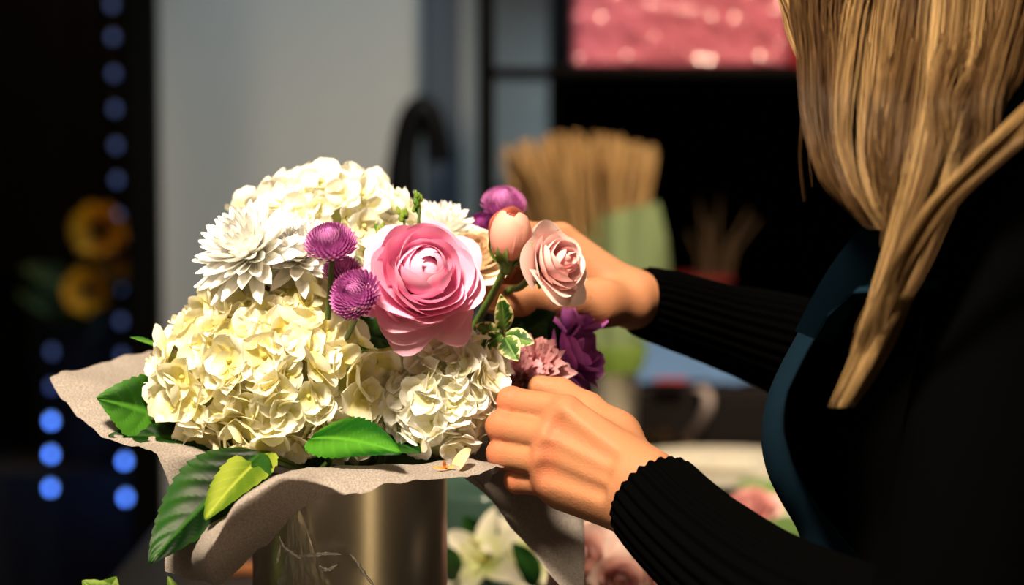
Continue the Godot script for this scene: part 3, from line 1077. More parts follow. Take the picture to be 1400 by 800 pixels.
func bouquet() -> void:
	var cream_in := Color(0.86, 0.78, 0.27)
	var cream_out := Color(0.93, 0.90, 0.74)
	var white_in := Color(0.88, 0.84, 0.50)
	var white_out := Color(0.93, 0.92, 0.86)
	hydrangea("big cream hydrangea head with yellow-green centres at the lower left of the bouquet", at(375, 520, 1.245), [
		[at(378, 512, 1.245), 0.0470], [at(285, 530, 1.245), 0.0330], [at(465, 528, 1.245), 0.0340], [at(362, 584, 1.238), 0.0300], [at(330, 460, 1.25), 0.030], [at(400, 455, 1.25), 0.030], [at(238, 515, 1.25), 0.0180]],
		250, cream_in, cream_out, 1, 1.3)
	hydrangea("white hydrangea head at the top of the bouquet, above the white mums", at(445, 340, 1.30), [
		[at(408, 326, 1.30), 0.0330], [at(482, 328, 1.30), 0.0350], [at(445, 338, 1.29), 0.042], [at(552, 335, 1.305), 0.0220], [at(360, 298, 1.31), 0.013]],
		230, white_in, white_out, 2, 1.08)
	hydrangea("small white hydrangea head below the pink ranunculus, beside the near hand", at(602, 550, 1.235), [
		[at(602, 545, 1.235), 0.0280], [at(625, 515, 1.235), 0.0240], [at(605, 590, 1.230), 0.0210], [at(565, 555, 1.24), 0.019], [at(645, 560, 1.235), 0.0150]],
		150, white_in, white_out, 3, 1.05)

	var w1 := Color(0.88, 0.86, 0.70)
	var w2 := Color(0.94, 0.93, 0.90)
	mum("white daisy mum with spread petals at the far left of the bouquet", at(342, 347, 1.225), cam_basis * Vector3(-0.42, 0.66, 0.66), 0.0370, 5, w1, w2, 150)
	mum("white daisy mum between the left mum and the purple button mum", at(408, 352, 1.235), cam_basis * Vector3(0.0, 0.75, 0.65), 0.0300, 6, w1, w2, 120)
	mum("white mum at the right shoulder of the bouquet behind the ranunculus", at(606, 318, 1.300), cam_basis * Vector3(0.35, 0.8, 0.45), 0.0260, 7, w1, w2, 120)

	var pu := lin(158, 56, 150)
	var pp := lin(226, 148, 214)
	pompon("purple button mum standing highest, on its own thin stem", at(453, 339, 1.195), cam_basis * Vector3(-0.05, 0.80, 0.58), 0.0158, 8, pu, pp, at(448, 436, 1.215))
	pompon("purple button mum tilted to the left, against the pink ranunculus", at(489, 406, 1.172), cam_basis * Vector3(-0.36, 0.45, 0.84), 0.0158, 9, pu, pp, at(474, 462, 1.22), 0.6)
	pompon("purple button mum mostly hidden behind the two others", at(468, 375, 1.215), cam_basis * Vector3(0.0, 0.8, 0.5), 0.0120, 10, pu, pp)
	pompon("lilac mum at the back of the bouquet, above the rose bud", at(688, 284, 1.330), cam_basis * Vector3(0.1, 0.8, 0.5), 0.0150, 11, pu, pp)
	pompon("darker purple mum at the back, left of the rose bud", at(660, 315, 1.325), cam_basis * Vector3(-0.2, 0.6, 0.6), 0.0120, 12, lin(110, 26, 104), lin(180, 80, 170))

	layered("ranunculus", "large pink ranunculus in full bloom at the middle of the bouquet", at(573, 389, 1.205), cam_basis * Vector3(0.22, 0.36, 0.90), RANUNCULUS, Color(0.74, 0.07, 0.27), Color(0.94, 0.47, 0.67), 13, M.petal_dense, 3.2, true, true, "", 0.11)
	layered("rose", "pale pink garden rose, half open, held in the far hand", at(747, 366, 1.236), cam_basis * Vector3(0.68, 0.26, 0.68), scaled_layers(ROSE, 1.06), Color(0.86, 0.30, 0.34), Color(0.96, 0.76, 0.73), 14, M.petal_dense, 3.0, true, false, "", 0.08)
	layered("rose_bud", "closed peach-pink rose bud left of the open rose", at(694, 357, 1.235), cam_basis * Vector3(0.12, 0.93, 0.30), BUD, Color(0.80, 0.30, 0.24), Color(0.91, 0.47, 0.38), 15, M.petal_dense, 2.0, true, false)
	rose_stem("rose", at(738, 369, 1.240), [at(712, 392, 1.255), at(690, 402, 1.278), at(640, 450, 1.30)])
	rose_stem("rose_bud", at(692, 362, 1.235), [at(682, 385, 1.245), at(666, 415, 1.262), at(630, 470, 1.28)])
	layered("rose", "cream rose half hidden behind the pink ranunculus", at(650, 362, 1.285), cam_basis * Vector3(0.1, 0.7, 0.6), ROSE, Color(0.85, 0.55, 0.30), Color(0.93, 0.82, 0.66), 16, M.petal_dense, 3.0, false)
	layered("carnation", "dusty pink carnation with frilled petals above the near hand", at(728, 508, 1.262), cam_basis * Vector3(0.0, 0.45, 0.85), CARNATION, Color(0.42, 0.13, 0.17), Color(0.66, 0.34, 0.36), 17, M.petal_dense, 11.0, false)
	layered("carnation", "mauve carnation low behind the fingertips of the near hand", at(698, 516, 1.262), cam_basis * Vector3(-0.3, 0.3, 0.85), CARNATION, Color(0.40, 0.11, 0.17), Color(0.62, 0.30, 0.34), 18, M.petal_dense, 12.0, false)
	layered("lisianthus", "deep purple lisianthus at the right edge of the bouquet", at(772, 492, 1.285), cam_basis * Vector3(0.75, 0.35, 0.35), LISIANTHUS, Color(0.28, 0.025, 0.27), Color(0.62, 0.17, 0.58), 19, M.petal_dense, 5.0, false)
	layered("lisianthus", "small lisianthus bloom of lighter purple under the far wrist", at(778, 455, 1.300), cam_basis * Vector3(0.4, 0.7, 0.3), LISIANTHUS.slice(0, 2), Color(0.20, 0.02, 0.20), Color(0.50, 0.14, 0.48), 20, M.petal_dense, 5.0, false)

	# leaves
	var toC := cam_basis * Vector3(0, 0, 1)
	leafy("serrated green leaf on the paper at the left tip of the bouquet", [250, 580, 1.245], [132, 545, 1.215], cam_basis * Vector3(0.15, 0.35, 0.90), 0.046, -0.5, 0.12, lin(14, 50, 8), lin(70, 128, 36), 1.0)
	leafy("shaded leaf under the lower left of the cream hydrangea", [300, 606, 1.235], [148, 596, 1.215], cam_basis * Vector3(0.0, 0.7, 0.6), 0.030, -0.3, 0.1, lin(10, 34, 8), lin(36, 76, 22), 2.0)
	leafy("long dark leaf hanging down over the edge of the paper", [356, 620, 1.195], [205, 770, 1.150], cam_basis * Vector3(-0.55, -0.05, 0.83), 0.050, -0.3, 0.15, lin(6, 26, 4), lin(36, 82, 18), 3.0)  # greens darkened for the shade of the hydrangea on this leaf
	leafy("yellow-green leaf drooping over the paper beside the long dark leaf", [368, 618, 1.205], [280, 710, 1.140], cam_basis * Vector3(-0.25, 0.20, 0.93), 0.027, -0.3, 0.1, lin(70, 96, 14), lin(150, 162, 62), 4.0, 9)
	leafy("bright green leaf resting on the paper below the cream hydrangea", [425, 600, 1.205], [548, 620, 1.158], cam_basis * Vector3(0.05, 0.62, 0.78), 0.032, -0.5, 0.08, lin(12, 66, 5), lin(80, 146, 38), 5.0)
	leafy("small leaf tip standing above the left side of the cream hydrangea", [222, 478, 1.26], [178, 461, 1.25], cam_basis * Vector3(0.1, 0.9, 0.4), 0.009, -0.2, 0.2, lin(40, 90, 20), lin(100, 140, 50), 6.0, 6)
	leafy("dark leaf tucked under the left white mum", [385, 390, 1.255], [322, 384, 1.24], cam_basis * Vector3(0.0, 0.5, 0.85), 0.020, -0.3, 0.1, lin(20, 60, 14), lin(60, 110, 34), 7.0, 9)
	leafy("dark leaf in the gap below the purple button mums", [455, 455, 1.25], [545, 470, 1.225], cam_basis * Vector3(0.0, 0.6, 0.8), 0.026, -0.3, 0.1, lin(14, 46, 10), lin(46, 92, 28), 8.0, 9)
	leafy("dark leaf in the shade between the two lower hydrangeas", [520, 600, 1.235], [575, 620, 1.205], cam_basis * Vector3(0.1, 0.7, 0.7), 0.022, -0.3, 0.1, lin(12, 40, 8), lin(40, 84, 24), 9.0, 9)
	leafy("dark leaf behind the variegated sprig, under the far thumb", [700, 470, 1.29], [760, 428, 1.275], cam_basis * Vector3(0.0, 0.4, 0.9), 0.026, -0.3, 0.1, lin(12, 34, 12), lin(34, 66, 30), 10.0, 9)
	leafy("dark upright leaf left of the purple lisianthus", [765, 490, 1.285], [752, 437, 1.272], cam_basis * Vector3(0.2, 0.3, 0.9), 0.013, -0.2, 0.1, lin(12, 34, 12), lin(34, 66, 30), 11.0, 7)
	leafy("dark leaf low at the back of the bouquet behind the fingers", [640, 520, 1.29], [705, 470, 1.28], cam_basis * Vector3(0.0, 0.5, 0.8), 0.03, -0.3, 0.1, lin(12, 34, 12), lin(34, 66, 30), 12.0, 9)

	# variegated sprig
	var o := thing("variegated_sprig", "sprig of small green leaves with cream margins right of the ranunculus", "foliage", at(690, 460, 1.235))
	var gd := lin(36, 74, 22)
	var gl := lin(110, 142, 66)
	var rim := lin(232, 220, 160)
	for k in [[[689, 452, 1.232], [684, 402, 1.222], 0.0098, 0.3, 1.0], [[686, 458, 1.230], [653, 480, 1.222], 0.0085, 0.2, 2.0], [[690, 462, 1.228], [708, 494, 1.218], 0.0105, -0.2, 3.0], [[691, 459, 1.230], [730, 470, 1.222], 0.0100, 0.1, 4.0], [[680, 462, 1.240], [650, 444, 1.236], 0.0100, 0.4, 5.0], [[674, 482, 1.238], [655, 512, 1.228], 0.0100, -0.2, 6.0]]:
		leaf_between("leaf", o, at(k[0][0], k[0][1], k[0][2]), at(k[1][0], k[1][1], k[1][2]), cam_basis * Vector3(k[3], 0.35, 0.9), k[2] * 1.25, -0.4, 0.12, 0, gd, gl, rim, k[4], "leaf")
	stem(o, at(689, 452, 1.233), Vector3(0, -1, -0.4), 0.0012, lin(120, 120, 60))

	# green buds between the top flowers
	for k in [[[566, 300, 1.245], [571, 268, 1.242], "spray of tiny green buds rising above the ranunculus"], [[552, 305, 1.245], [550, 290, 1.243], "small green bud cluster beside the taller bud spray"], [[521, 330, 1.24], [519, 312, 1.238], "single green bud tip at the left edge of the ranunculus"]]:
		var a := at(k[0][0], k[0][1], k[0][2])
		var b := at(k[1][0], k[1][1], k[1][2])
		var bs := thing("bud_sprig", k[2], "foliage", a)
		var r := RandomNumberGenerator.new()
		r.seed = int(k[0][0])
		for q in 9:
			var g := Geo.new()
			var p := a.lerp(b, 0.3 + 0.7 * q / 8.0) + Vector3(r.randf_range(-1, 1), 0, r.randf_range(-1, 1)) * 0.0022
			bodied(g, [[Vector3.ZERO, (b - a).normalized() * 0.003 + Vector3(r.randf_range(-1, 1), 0, 0) * 0.001, 0.0016, 0.0008, 0.001]], 0.0007, lin(70, 110, 24).lerp(lin(130, 150, 50), r.randf()))
			part("bud", g, bs, Transform3D(Basis.IDENTITY, p - a), M.stem_green)
		stem(bs, a.lerp(b, 0.8), Vector3.DOWN, 0.0009)

	# what has fallen on the paper
	o = thing("fallen_petal", "loose cream petal lying on the paper below the small white hydrangea", "petal", at(640, 634, 1.188))
	part("petal_blade", strap(0.017, 0.013, 0.5, 0.5, lin(226, 190, 130), lin(244, 228, 188), 0.5, 7, 8), o, Transform3D(facing(cam_basis * Vector3(0.75, 0.55, 0.25), cam_basis * Vector3(-0.2, 0.8, 0.6)), cam_basis * Vector3(-0.008, -0.004, 0)), M.petal_dense)
	o = thing("fallen_bract", "tiny curled orange-brown bract on the paper beside the loose petal", "petal", at(607, 641, 1.182))
	for k in [[Vector3(-0.9, 0.0, 0.2), 0.3], [Vector3(0.3, 0.9, 0.2), 0.9], [Vector3(0.95, 0.1, 0.1), 0.2]]:
		part("bract", strap(0.0068, 0.0026, k[1], 0.6, lin(196, 120, 50), lin(226, 160, 90), 0.6, 4, 6), o, Transform3D(facing(cam_basis * k[0], cam_basis * Vector3(0, 0.7, 0.7)), Vector3.ZERO), M.petal_dense)


func rose_stem(called: String, from: Vector3, through: Array) -> void:
	var o: Node3D = null
	for k in get_children():
		if k.name == called:
			o = k
	var p := [from]
	p.append_array(through)
	p.append_array([at(520, 600, 1.27), at(490, 680, 1.27)])
	p = smooth_path(p, 7)
	var g := Geo.new()
	var rr := []
	for i in p.size():
		rr.append(0.0036 if i < 3 else 0.0021)
	g.tube(p, rr, 10, lin(92, 116, 50), 0, 0.0, lin(60, 84, 36))
	wpart("stem", g, o, M.stem_green)


# ---------------------------------------------------------------- the florist
func chain(bones: Array, pts: Array, radii: Array, blend: float) -> void:
	for i in pts.size() - 1:
		bones.append([pts[i], pts[i + 1], radii[i], radii[i + 1], blend])


func florist() -> void:
	var o := thing("person", "woman in a black ribbed sweater and navy apron with long fair hair, arranging the bouquet", "person", Vector3(0.27, 0, -0.02))
	var skin := lin(168, 114, 80)
	var skin_g := Geo.new()
	var bones := []

	# near (left) hand: back of the hand to the viewer, fingers bent into the flowers
	var toC := cam_basis * Vector3(0, 0, 1)
	var wr := [at(893, 657, 1.163), at(873, 690, 1.165)]
	chain(bones, pts3([[1300, 955, 1.005], [1180, 890, 1.045], [1050, 818, 1.088], [950, 740, 1.133]]) + [wr[0].lerp(wr[1], 0.5)], [0.034, 0.030, 0.025, 0.019, 0.016], 0.004)
	chain(bones, [at(940, 712, 1.140), wr[0]], [0.013, 0.0135], 0.008)
	chain(bones, [at(928, 728, 1.143), wr[1]], [0.013, 0.0135], 0.008)
	var mcp := pts3([[774, 562, 1.196], [758, 599, 1.191], [750, 633, 1.191], [752, 661, 1.197]])
	var root := pts3([[884, 651, 1.168], [882, 664, 1.164], [877, 678, 1.164], [868, 694, 1.168]])
	var mr := [0.0088, 0.0090, 0.0088, 0.0080]
	for k in 4:
		bones.append([root[k], mcp[k], 0.0120, mr[k], 0.010])
	for k in 3:
		bones.append([root[k].lerp(root[k + 1], 0.5), mcp[k].lerp(mcp[k + 1], 0.5) - toC * 0.003, 0.0125, 0.0080, 0.010])
	bones.append([at(866, 700, 1.172), at(770, 672, 1.200), 0.0110, 0.0100, 0.010])                         # heel of the hand
	chain(bones, pts3([[874, 640, 1.182], [842, 596, 1.205], [802, 562, 1.222]]), [0.0125, 0.0120, 0.0105], 0.010)   # ball of the thumb
	for k in 4:                                                                                           # knuckles and tendons stand out
		bones.append([mcp[k] + toC * 0.0036, mcp[k] + toC * 0.0036, mr[k] * 0.84, mr[k] * 0.84, 0.004])
		if k < 3:
			bones.append([root[k].lerp(mcp[k], 0.30) + toC * 0.0108, mcp[k] + toC * 0.0092, 0.0021, 0.0028, 0.004])
	bones += near_fingers(mcp)
	for k in 3:                                                                                           # hollows between the knuckles
		var gap: Vector3 = mcp[k].lerp(mcp[k + 1], 0.5) + toC * 0.0158
		bones.append([gap.lerp(at(690, 600, 1.20), 0.10), gap.lerp(root[k].lerp(root[k + 1], 0.5) + toC * 0.0195, 0.55), 0.0058, 0.0030, 0.006, "hollow"])
	bodied(skin_g, bones, 0.0016, skin)

	# far (right) hand: palm down, thumb towards the viewer, closed on the rose stems
	bones = []
	chain(bones, pts3([[1200, 540, 1.425], [1090, 478, 1.398], [980, 443, 1.370], [905, 417, 1.346], [872, 411, 1.338]]), [0.030, 0.024, 0.017, 0.0150, 0.0150], 0.004)
	chain(bones, [at(900, 416, 1.350), at(872, 408, 1.352)], [0.0125, 0.0145], 0.008)
	var m2 := pts3([[766, 327, 1.340], [770, 340, 1.360], [776, 356, 1.378], [784, 372, 1.393]])
	var r2 := pts3([[866, 404, 1.335], [866, 403, 1.347], [866, 405, 1.358], [866, 412, 1.366]])
	for k in 4:
		bones.append([r2[k], m2[k], 0.0125, 0.0100, 0.010])
	bones.append([at(858, 414, 1.335), at(790, 378, 1.348), 0.0120, 0.0110, 0.012])
	chain(bones, pts3([[862, 418, 1.322], [820, 414, 1.308], [786, 410, 1.300]]), [0.0130, 0.0130, 0.0112], 0.010)
	chain(bones, pts3([[786, 410, 1.300], [724, 411, 1.289], [690, 412, 1.284], [671, 413, 1.281]]), [0.0108, 0.0096, 0.0088, 0.0066], 0.004)
	chain(bones, [m2[0]] + pts3([[716, 322, 1.322], [684, 350, 1.302], [669, 390, 1.290]]), [0.0098, 0.0086, 0.0076, 0.0064], 0.003)
	chain(bones, [m2[1]] + pts3([[708, 340, 1.352], [682, 374, 1.330], [676, 408, 1.306]]), [0.0100, 0.0088, 0.0078, 0.0066], 0.002)
	chain(bones, [m2[2]] + pts3([[718, 356, 1.372], [690, 388, 1.352], [690, 414, 1.325]]), [0.0096, 0.0084, 0.0074, 0.0062], 0.002)
	chain(bones, [m2[3]] + pts3([[736, 378, 1.386], [712, 400, 1.370], [712, 418, 1.345]]), [0.0084, 0.0072, 0.0064, 0.0054], 0.002)
	bodied(skin_g, bones, 0.0019, skin)

	# trunk, arms inside the sleeves, neck and head
	var sh_n := at(1430, 245, 1.100)
	var sh_f := at(1385, 215, 1.395)
	var el_n := at(1300, 960, 1.005)
	var el_f := at(1200, 545, 1.425)
	var neck := at(1435, 40, 1.235)
	var trunk := [
		[sh_n, sh_f, 0.048, 0.048, 0.02], [at(1380, 300, 1.165), at(1370, 300, 1.32), 0.068, 0.068, 0.02],
		[at(1355, 540, 1.17), at(1350, 540, 1.31), 0.088, 0.088, 0.03], [at(1365, 800, 1.17), at(1365, 800, 1.29), 0.086, 0.086, 0.03],
		[at(1390, 1150, 1.16), at(1390, 1150, 1.30), 0.108, 0.108, 0.05], [at(1190, 598, 1.165), at(1280, 560, 1.165), 0.040, 0.055, 0.02], [at(1186, 592, 1.300), at(1280, 560, 1.300), 0.040, 0.055, 0.02]]
	var body := trunk.duplicate()
	chain(body, [sh_n, el_n, at(1200, 905, 1.035)], [0.046, 0.038, 0.034], 0.008)
	chain(body, [sh_f, el_f, at(1140, 508, 1.412)], [0.046, 0.036, 0.032], 0.008)
	bodied(skin_g, body, 0.014, skin, -0.010)
	head(skin_g, neck, skin)
	var rosy := lin(178, 100, 72)
	for i in skin_g.v.size():
		for k in mcp + near_pip():
			var q: float = skin_g.v[i].distance_to(k)
			if q < 0.016:
				skin_g.c[i] = skin_g.c[i].lerp(rosy, 0.55 * smoothstep(0.016, 0.007, q))
	wpart("body", skin_g, o, M.skin)

	# sweater: trunk and upper arms, with the ribbed sleeves
	var black := lin(12, 12, 13)
	var sw := Geo.new()
	bodied(sw, body, 0.012, black, 0.004)
	sw.tube([neck.lerp(at(1400, 200, 1.235), 0.75), neck.lerp(at(1400, 200, 1.235), 0.3)], [0.075, 0.058], 40, black, 20, 0.001)
	wpart("sweater", sw, o, M.knit)
	sleeve("sleeve", o, pts3([[893, 682, 1.163], [950, 740, 1.133], [1050, 818, 1.088], [1180, 890, 1.045], [1300, 955, 1.005]]), [0.0262, 0.0285, 0.0330, 0.040, 0.045], 26, black)
	sleeve("sleeve", o, pts3([[877, 411, 1.342], [980, 443, 1.370], [1090, 478, 1.398], [1200, 540, 1.425]]), [0.0205, 0.0250, 0.0325, 0.041], 26, black)

	# apron: lies over the front of the trunk, its near edge runs from the strap down past the waist
	var navy := lin(14, 28, 41)
	var edge := [[1175, 392], [1132, 430], [1098, 490], [1074, 540], [1070, 585], [1084, 635], [1115, 690], [1165, 750], [1240, 860], [1300, 1100], [1330, 1500]]
	var ap := Geo.new()
	bodied(ap, trunk, 0.007, navy, 0.018, edge)
	var apron := wpart("apron", ap, o, M.denim)
	var st := Geo.new()
	ribbon(st, smooth_path(pts3([[1112, 462, 1.12], [1172, 360, 1.085], [1290, 240, 1.03], [1390, 165, 1.04], [1460, 100, 1.065], [1510, 60, 1.15]]), 6), 0.020, toC, navy)
	part("strap", _local(st, o), apron, Transform3D.IDENTITY, M.denim)
	# trousers and shoes, below the picture
	var tr := Geo.new()
	var hip := at(1390, 1150, 1.15)
	var hip2 := at(1390, 1150, 1.30)
	bodied(tr, [[hip, hip2, 0.115, 0.115, 0.03], [hip, Vector3(hip.x, 0.5, hip.z), 0.085, 0.062, 0.03], [Vector3(hip.x, 0.5, hip.z), Vector3(hip.x + 0.02, 0.09, hip.z), 0.062, 0.048, 0.02], [hip2, Vector3(hip.x, 0.5, hip2.z), 0.085, 0.062, 0.03], [Vector3(hip.x, 0.5, hip2.z), Vector3(hip.x + 0.02, 0.09, hip2.z), 0.062, 0.048, 0.02]], 0.02, black)
	wpart("trousers", tr, o, M.knit)
	for z in [hip.z, hip2.z]:
		var shoe := Geo.new()
		bodied(shoe, [[Vector3(hip.x + 0.04, 0.045, z), Vector3(hip.x - 0.14, 0.036, z), 0.042, 0.034, 0.01], [Vector3(hip.x + 0.02, 0.05, z), Vector3(hip.x + 0.02, 0.10, z), 0.045, 0.05, 0.02]], 0.012, lin(20, 18, 18))
		wpart("shoe", shoe, o, M.shoe_black)
	hair(o)


func _local(g: Geo, o: Node3D) -> Geo:
	g.v = o.transform.affine_inverse() * g.v
	return g


func near_pip() -> Array:
	return pts3([[699, 549, 1.216], [686, 583, 1.213], [686, 620, 1.213], [708, 657, 1.214]])


func near_fingers(mcp: Array) -> Array:
	var b := []
	var pip := near_pip()
	var dip := pts3([[700, 552, 1.240], [690, 585, 1.238], [691, 620, 1.238], [709, 655, 1.234]])
	var tip := pts3([[716, 548, 1.256], [708, 582, 1.256], [708, 615, 1.255], [722, 648, 1.250]])
	var r := [[0.0086, 0.0080, 0.0072, 0.0064], [0.0090, 0.0086, 0.0076, 0.0066], [0.0086, 0.0081, 0.0072, 0.0062], [0.0077, 0.0071, 0.0062, 0.0054]]
	for k in 4:
		chain(b, [mcp[k], pip[k], dip[k], tip[k]], r[k], 0.0016)
		b.append([pip[k], pip[k], r[k][1] * 1.04, r[k][1] * 1.04, 0.002])
	chain(b, pts3([[802, 562, 1.222], [766, 538, 1.236], [738, 529, 1.238]]), [0.0102, 0.0086, 0.0068], 0.003)
	return b


func sleeve(called: String, o: Node3D, path: Array, radii: Array, ribs: int, col: Color) -> void:
	var per := 12
	var p := smooth_path(path, per)
	var r := smooth_nums(radii, per)
	var g := Geo.new()
	var sides := ribs * 8
	# the cuff is turned in: the first rings lie inside the sleeve
	var d: Vector3 = (p[1] - p[0]).normalized()
	var pp := [p[0] + d * 0.012, p[0] + d * 0.002, p[0] - d * 0.0008, p[0] + d * 0.0006]
	var rr := [r[0] - 0.0030, r[0] - 0.0026, r[0] - 0.0010, r[0]]
	for i in range(1, p.size()):
		pp.append(p[i])
		rr.append(r[i])
	g.tube(pp, rr, sides, col, ribs, 0.0012)
	wpart(called, g, o, M.knit)


func ribbon(g: Geo, path: Array, w: float, face: Vector3, col: Color, thick := 0.0012) -> void:
	var p := PackedVector3Array()
	var c := PackedColorArray()
	var n := path.size()
	for j in n:
		var tg: Vector3 = (path[mini(j + 1, n - 1)] - path[maxi(j - 1, 0)]).normalized()
		var s := tg.cross(face).normalized()
		var f := s.cross(tg).normalized()
		for k in [[-1, -1], [1, -1], [1, 1], [-1, 1]]:
			p.append(path[j] + s * w * 0.5 * k[0] + f * thick * 0.5 * k[1])
			c.append(col)
	g.patch(p, 4, n, c, true)


func head(g: Geo, neck: Vector3, skin: Color) -> void:
	# the head is bent forward over the flowers, above the picture
	var f := Vector3(-0.86, -0.48, 0.12).normalized()       # where the face looks
	var up := (Vector3.UP - f * f.y).normalized()
	var s := f.cross(up)
	var c := neck + Vector3(-0.035, 0.115, 0.0)
	var b := [[neck + Vector3(0.03, -0.06, 0), c - up * 0.03 + f * -0.02, 0.052, 0.05, 0.02],
		[c + up * 0.035 - f * 0.012, c + up * 0.035 + f * 0.018, 0.082, 0.074, 0.02], [c + f * 0.045 - up * 0.03, c + f * 0.062 - up * 0.065, 0.050, 0.030, 0.02],
		[c + f * 0.078 - up * 0.082, c + f * 0.078 - up * 0.082, 0.018, 0.018, 0.012], [c + f * 0.088 + up * 0.012, c + f * 0.106 - up * 0.026, 0.008, 0.0105, 0.008],
		[c + f * 0.092 - up * 0.050 - s * 0.014, c + f * 0.092 - up * 0.050 + s * 0.014, 0.0065, 0.0065, 0.005], [c + f * 0.090 - up * 0.060 - s * 0.011, c + f * 0.090 - up * 0.060 + s * 0.011, 0.007, 0.007, 0.005],
		[c + f * 0.074 + up * 0.024 - s * 0.045, c + f * 0.088 + up * 0.024 - s * 0.015, 0.010, 0.009, 0.008], [c + f * 0.074 + up * 0.024 + s * 0.045, c + f * 0.088 + up * 0.024 + s * 0.015, 0.010, 0.009, 0.008]]
	for k in [-1, 1]:
		b.append([c + f * 0.078 + up * 0.008 + s * 0.031 * k, c + f * 0.078 + up * 0.008 + s * 0.031 * k, 0.0115, 0.0115, 0.003])
		b.append([c + s * 0.076 * k + up * 0.012 - f * 0.008, c + s * 0.078 * k - up * 0.028 - f * 0.002, 0.011, 0.007, 0.004])
	bodied(g, b, 0.004, skin)


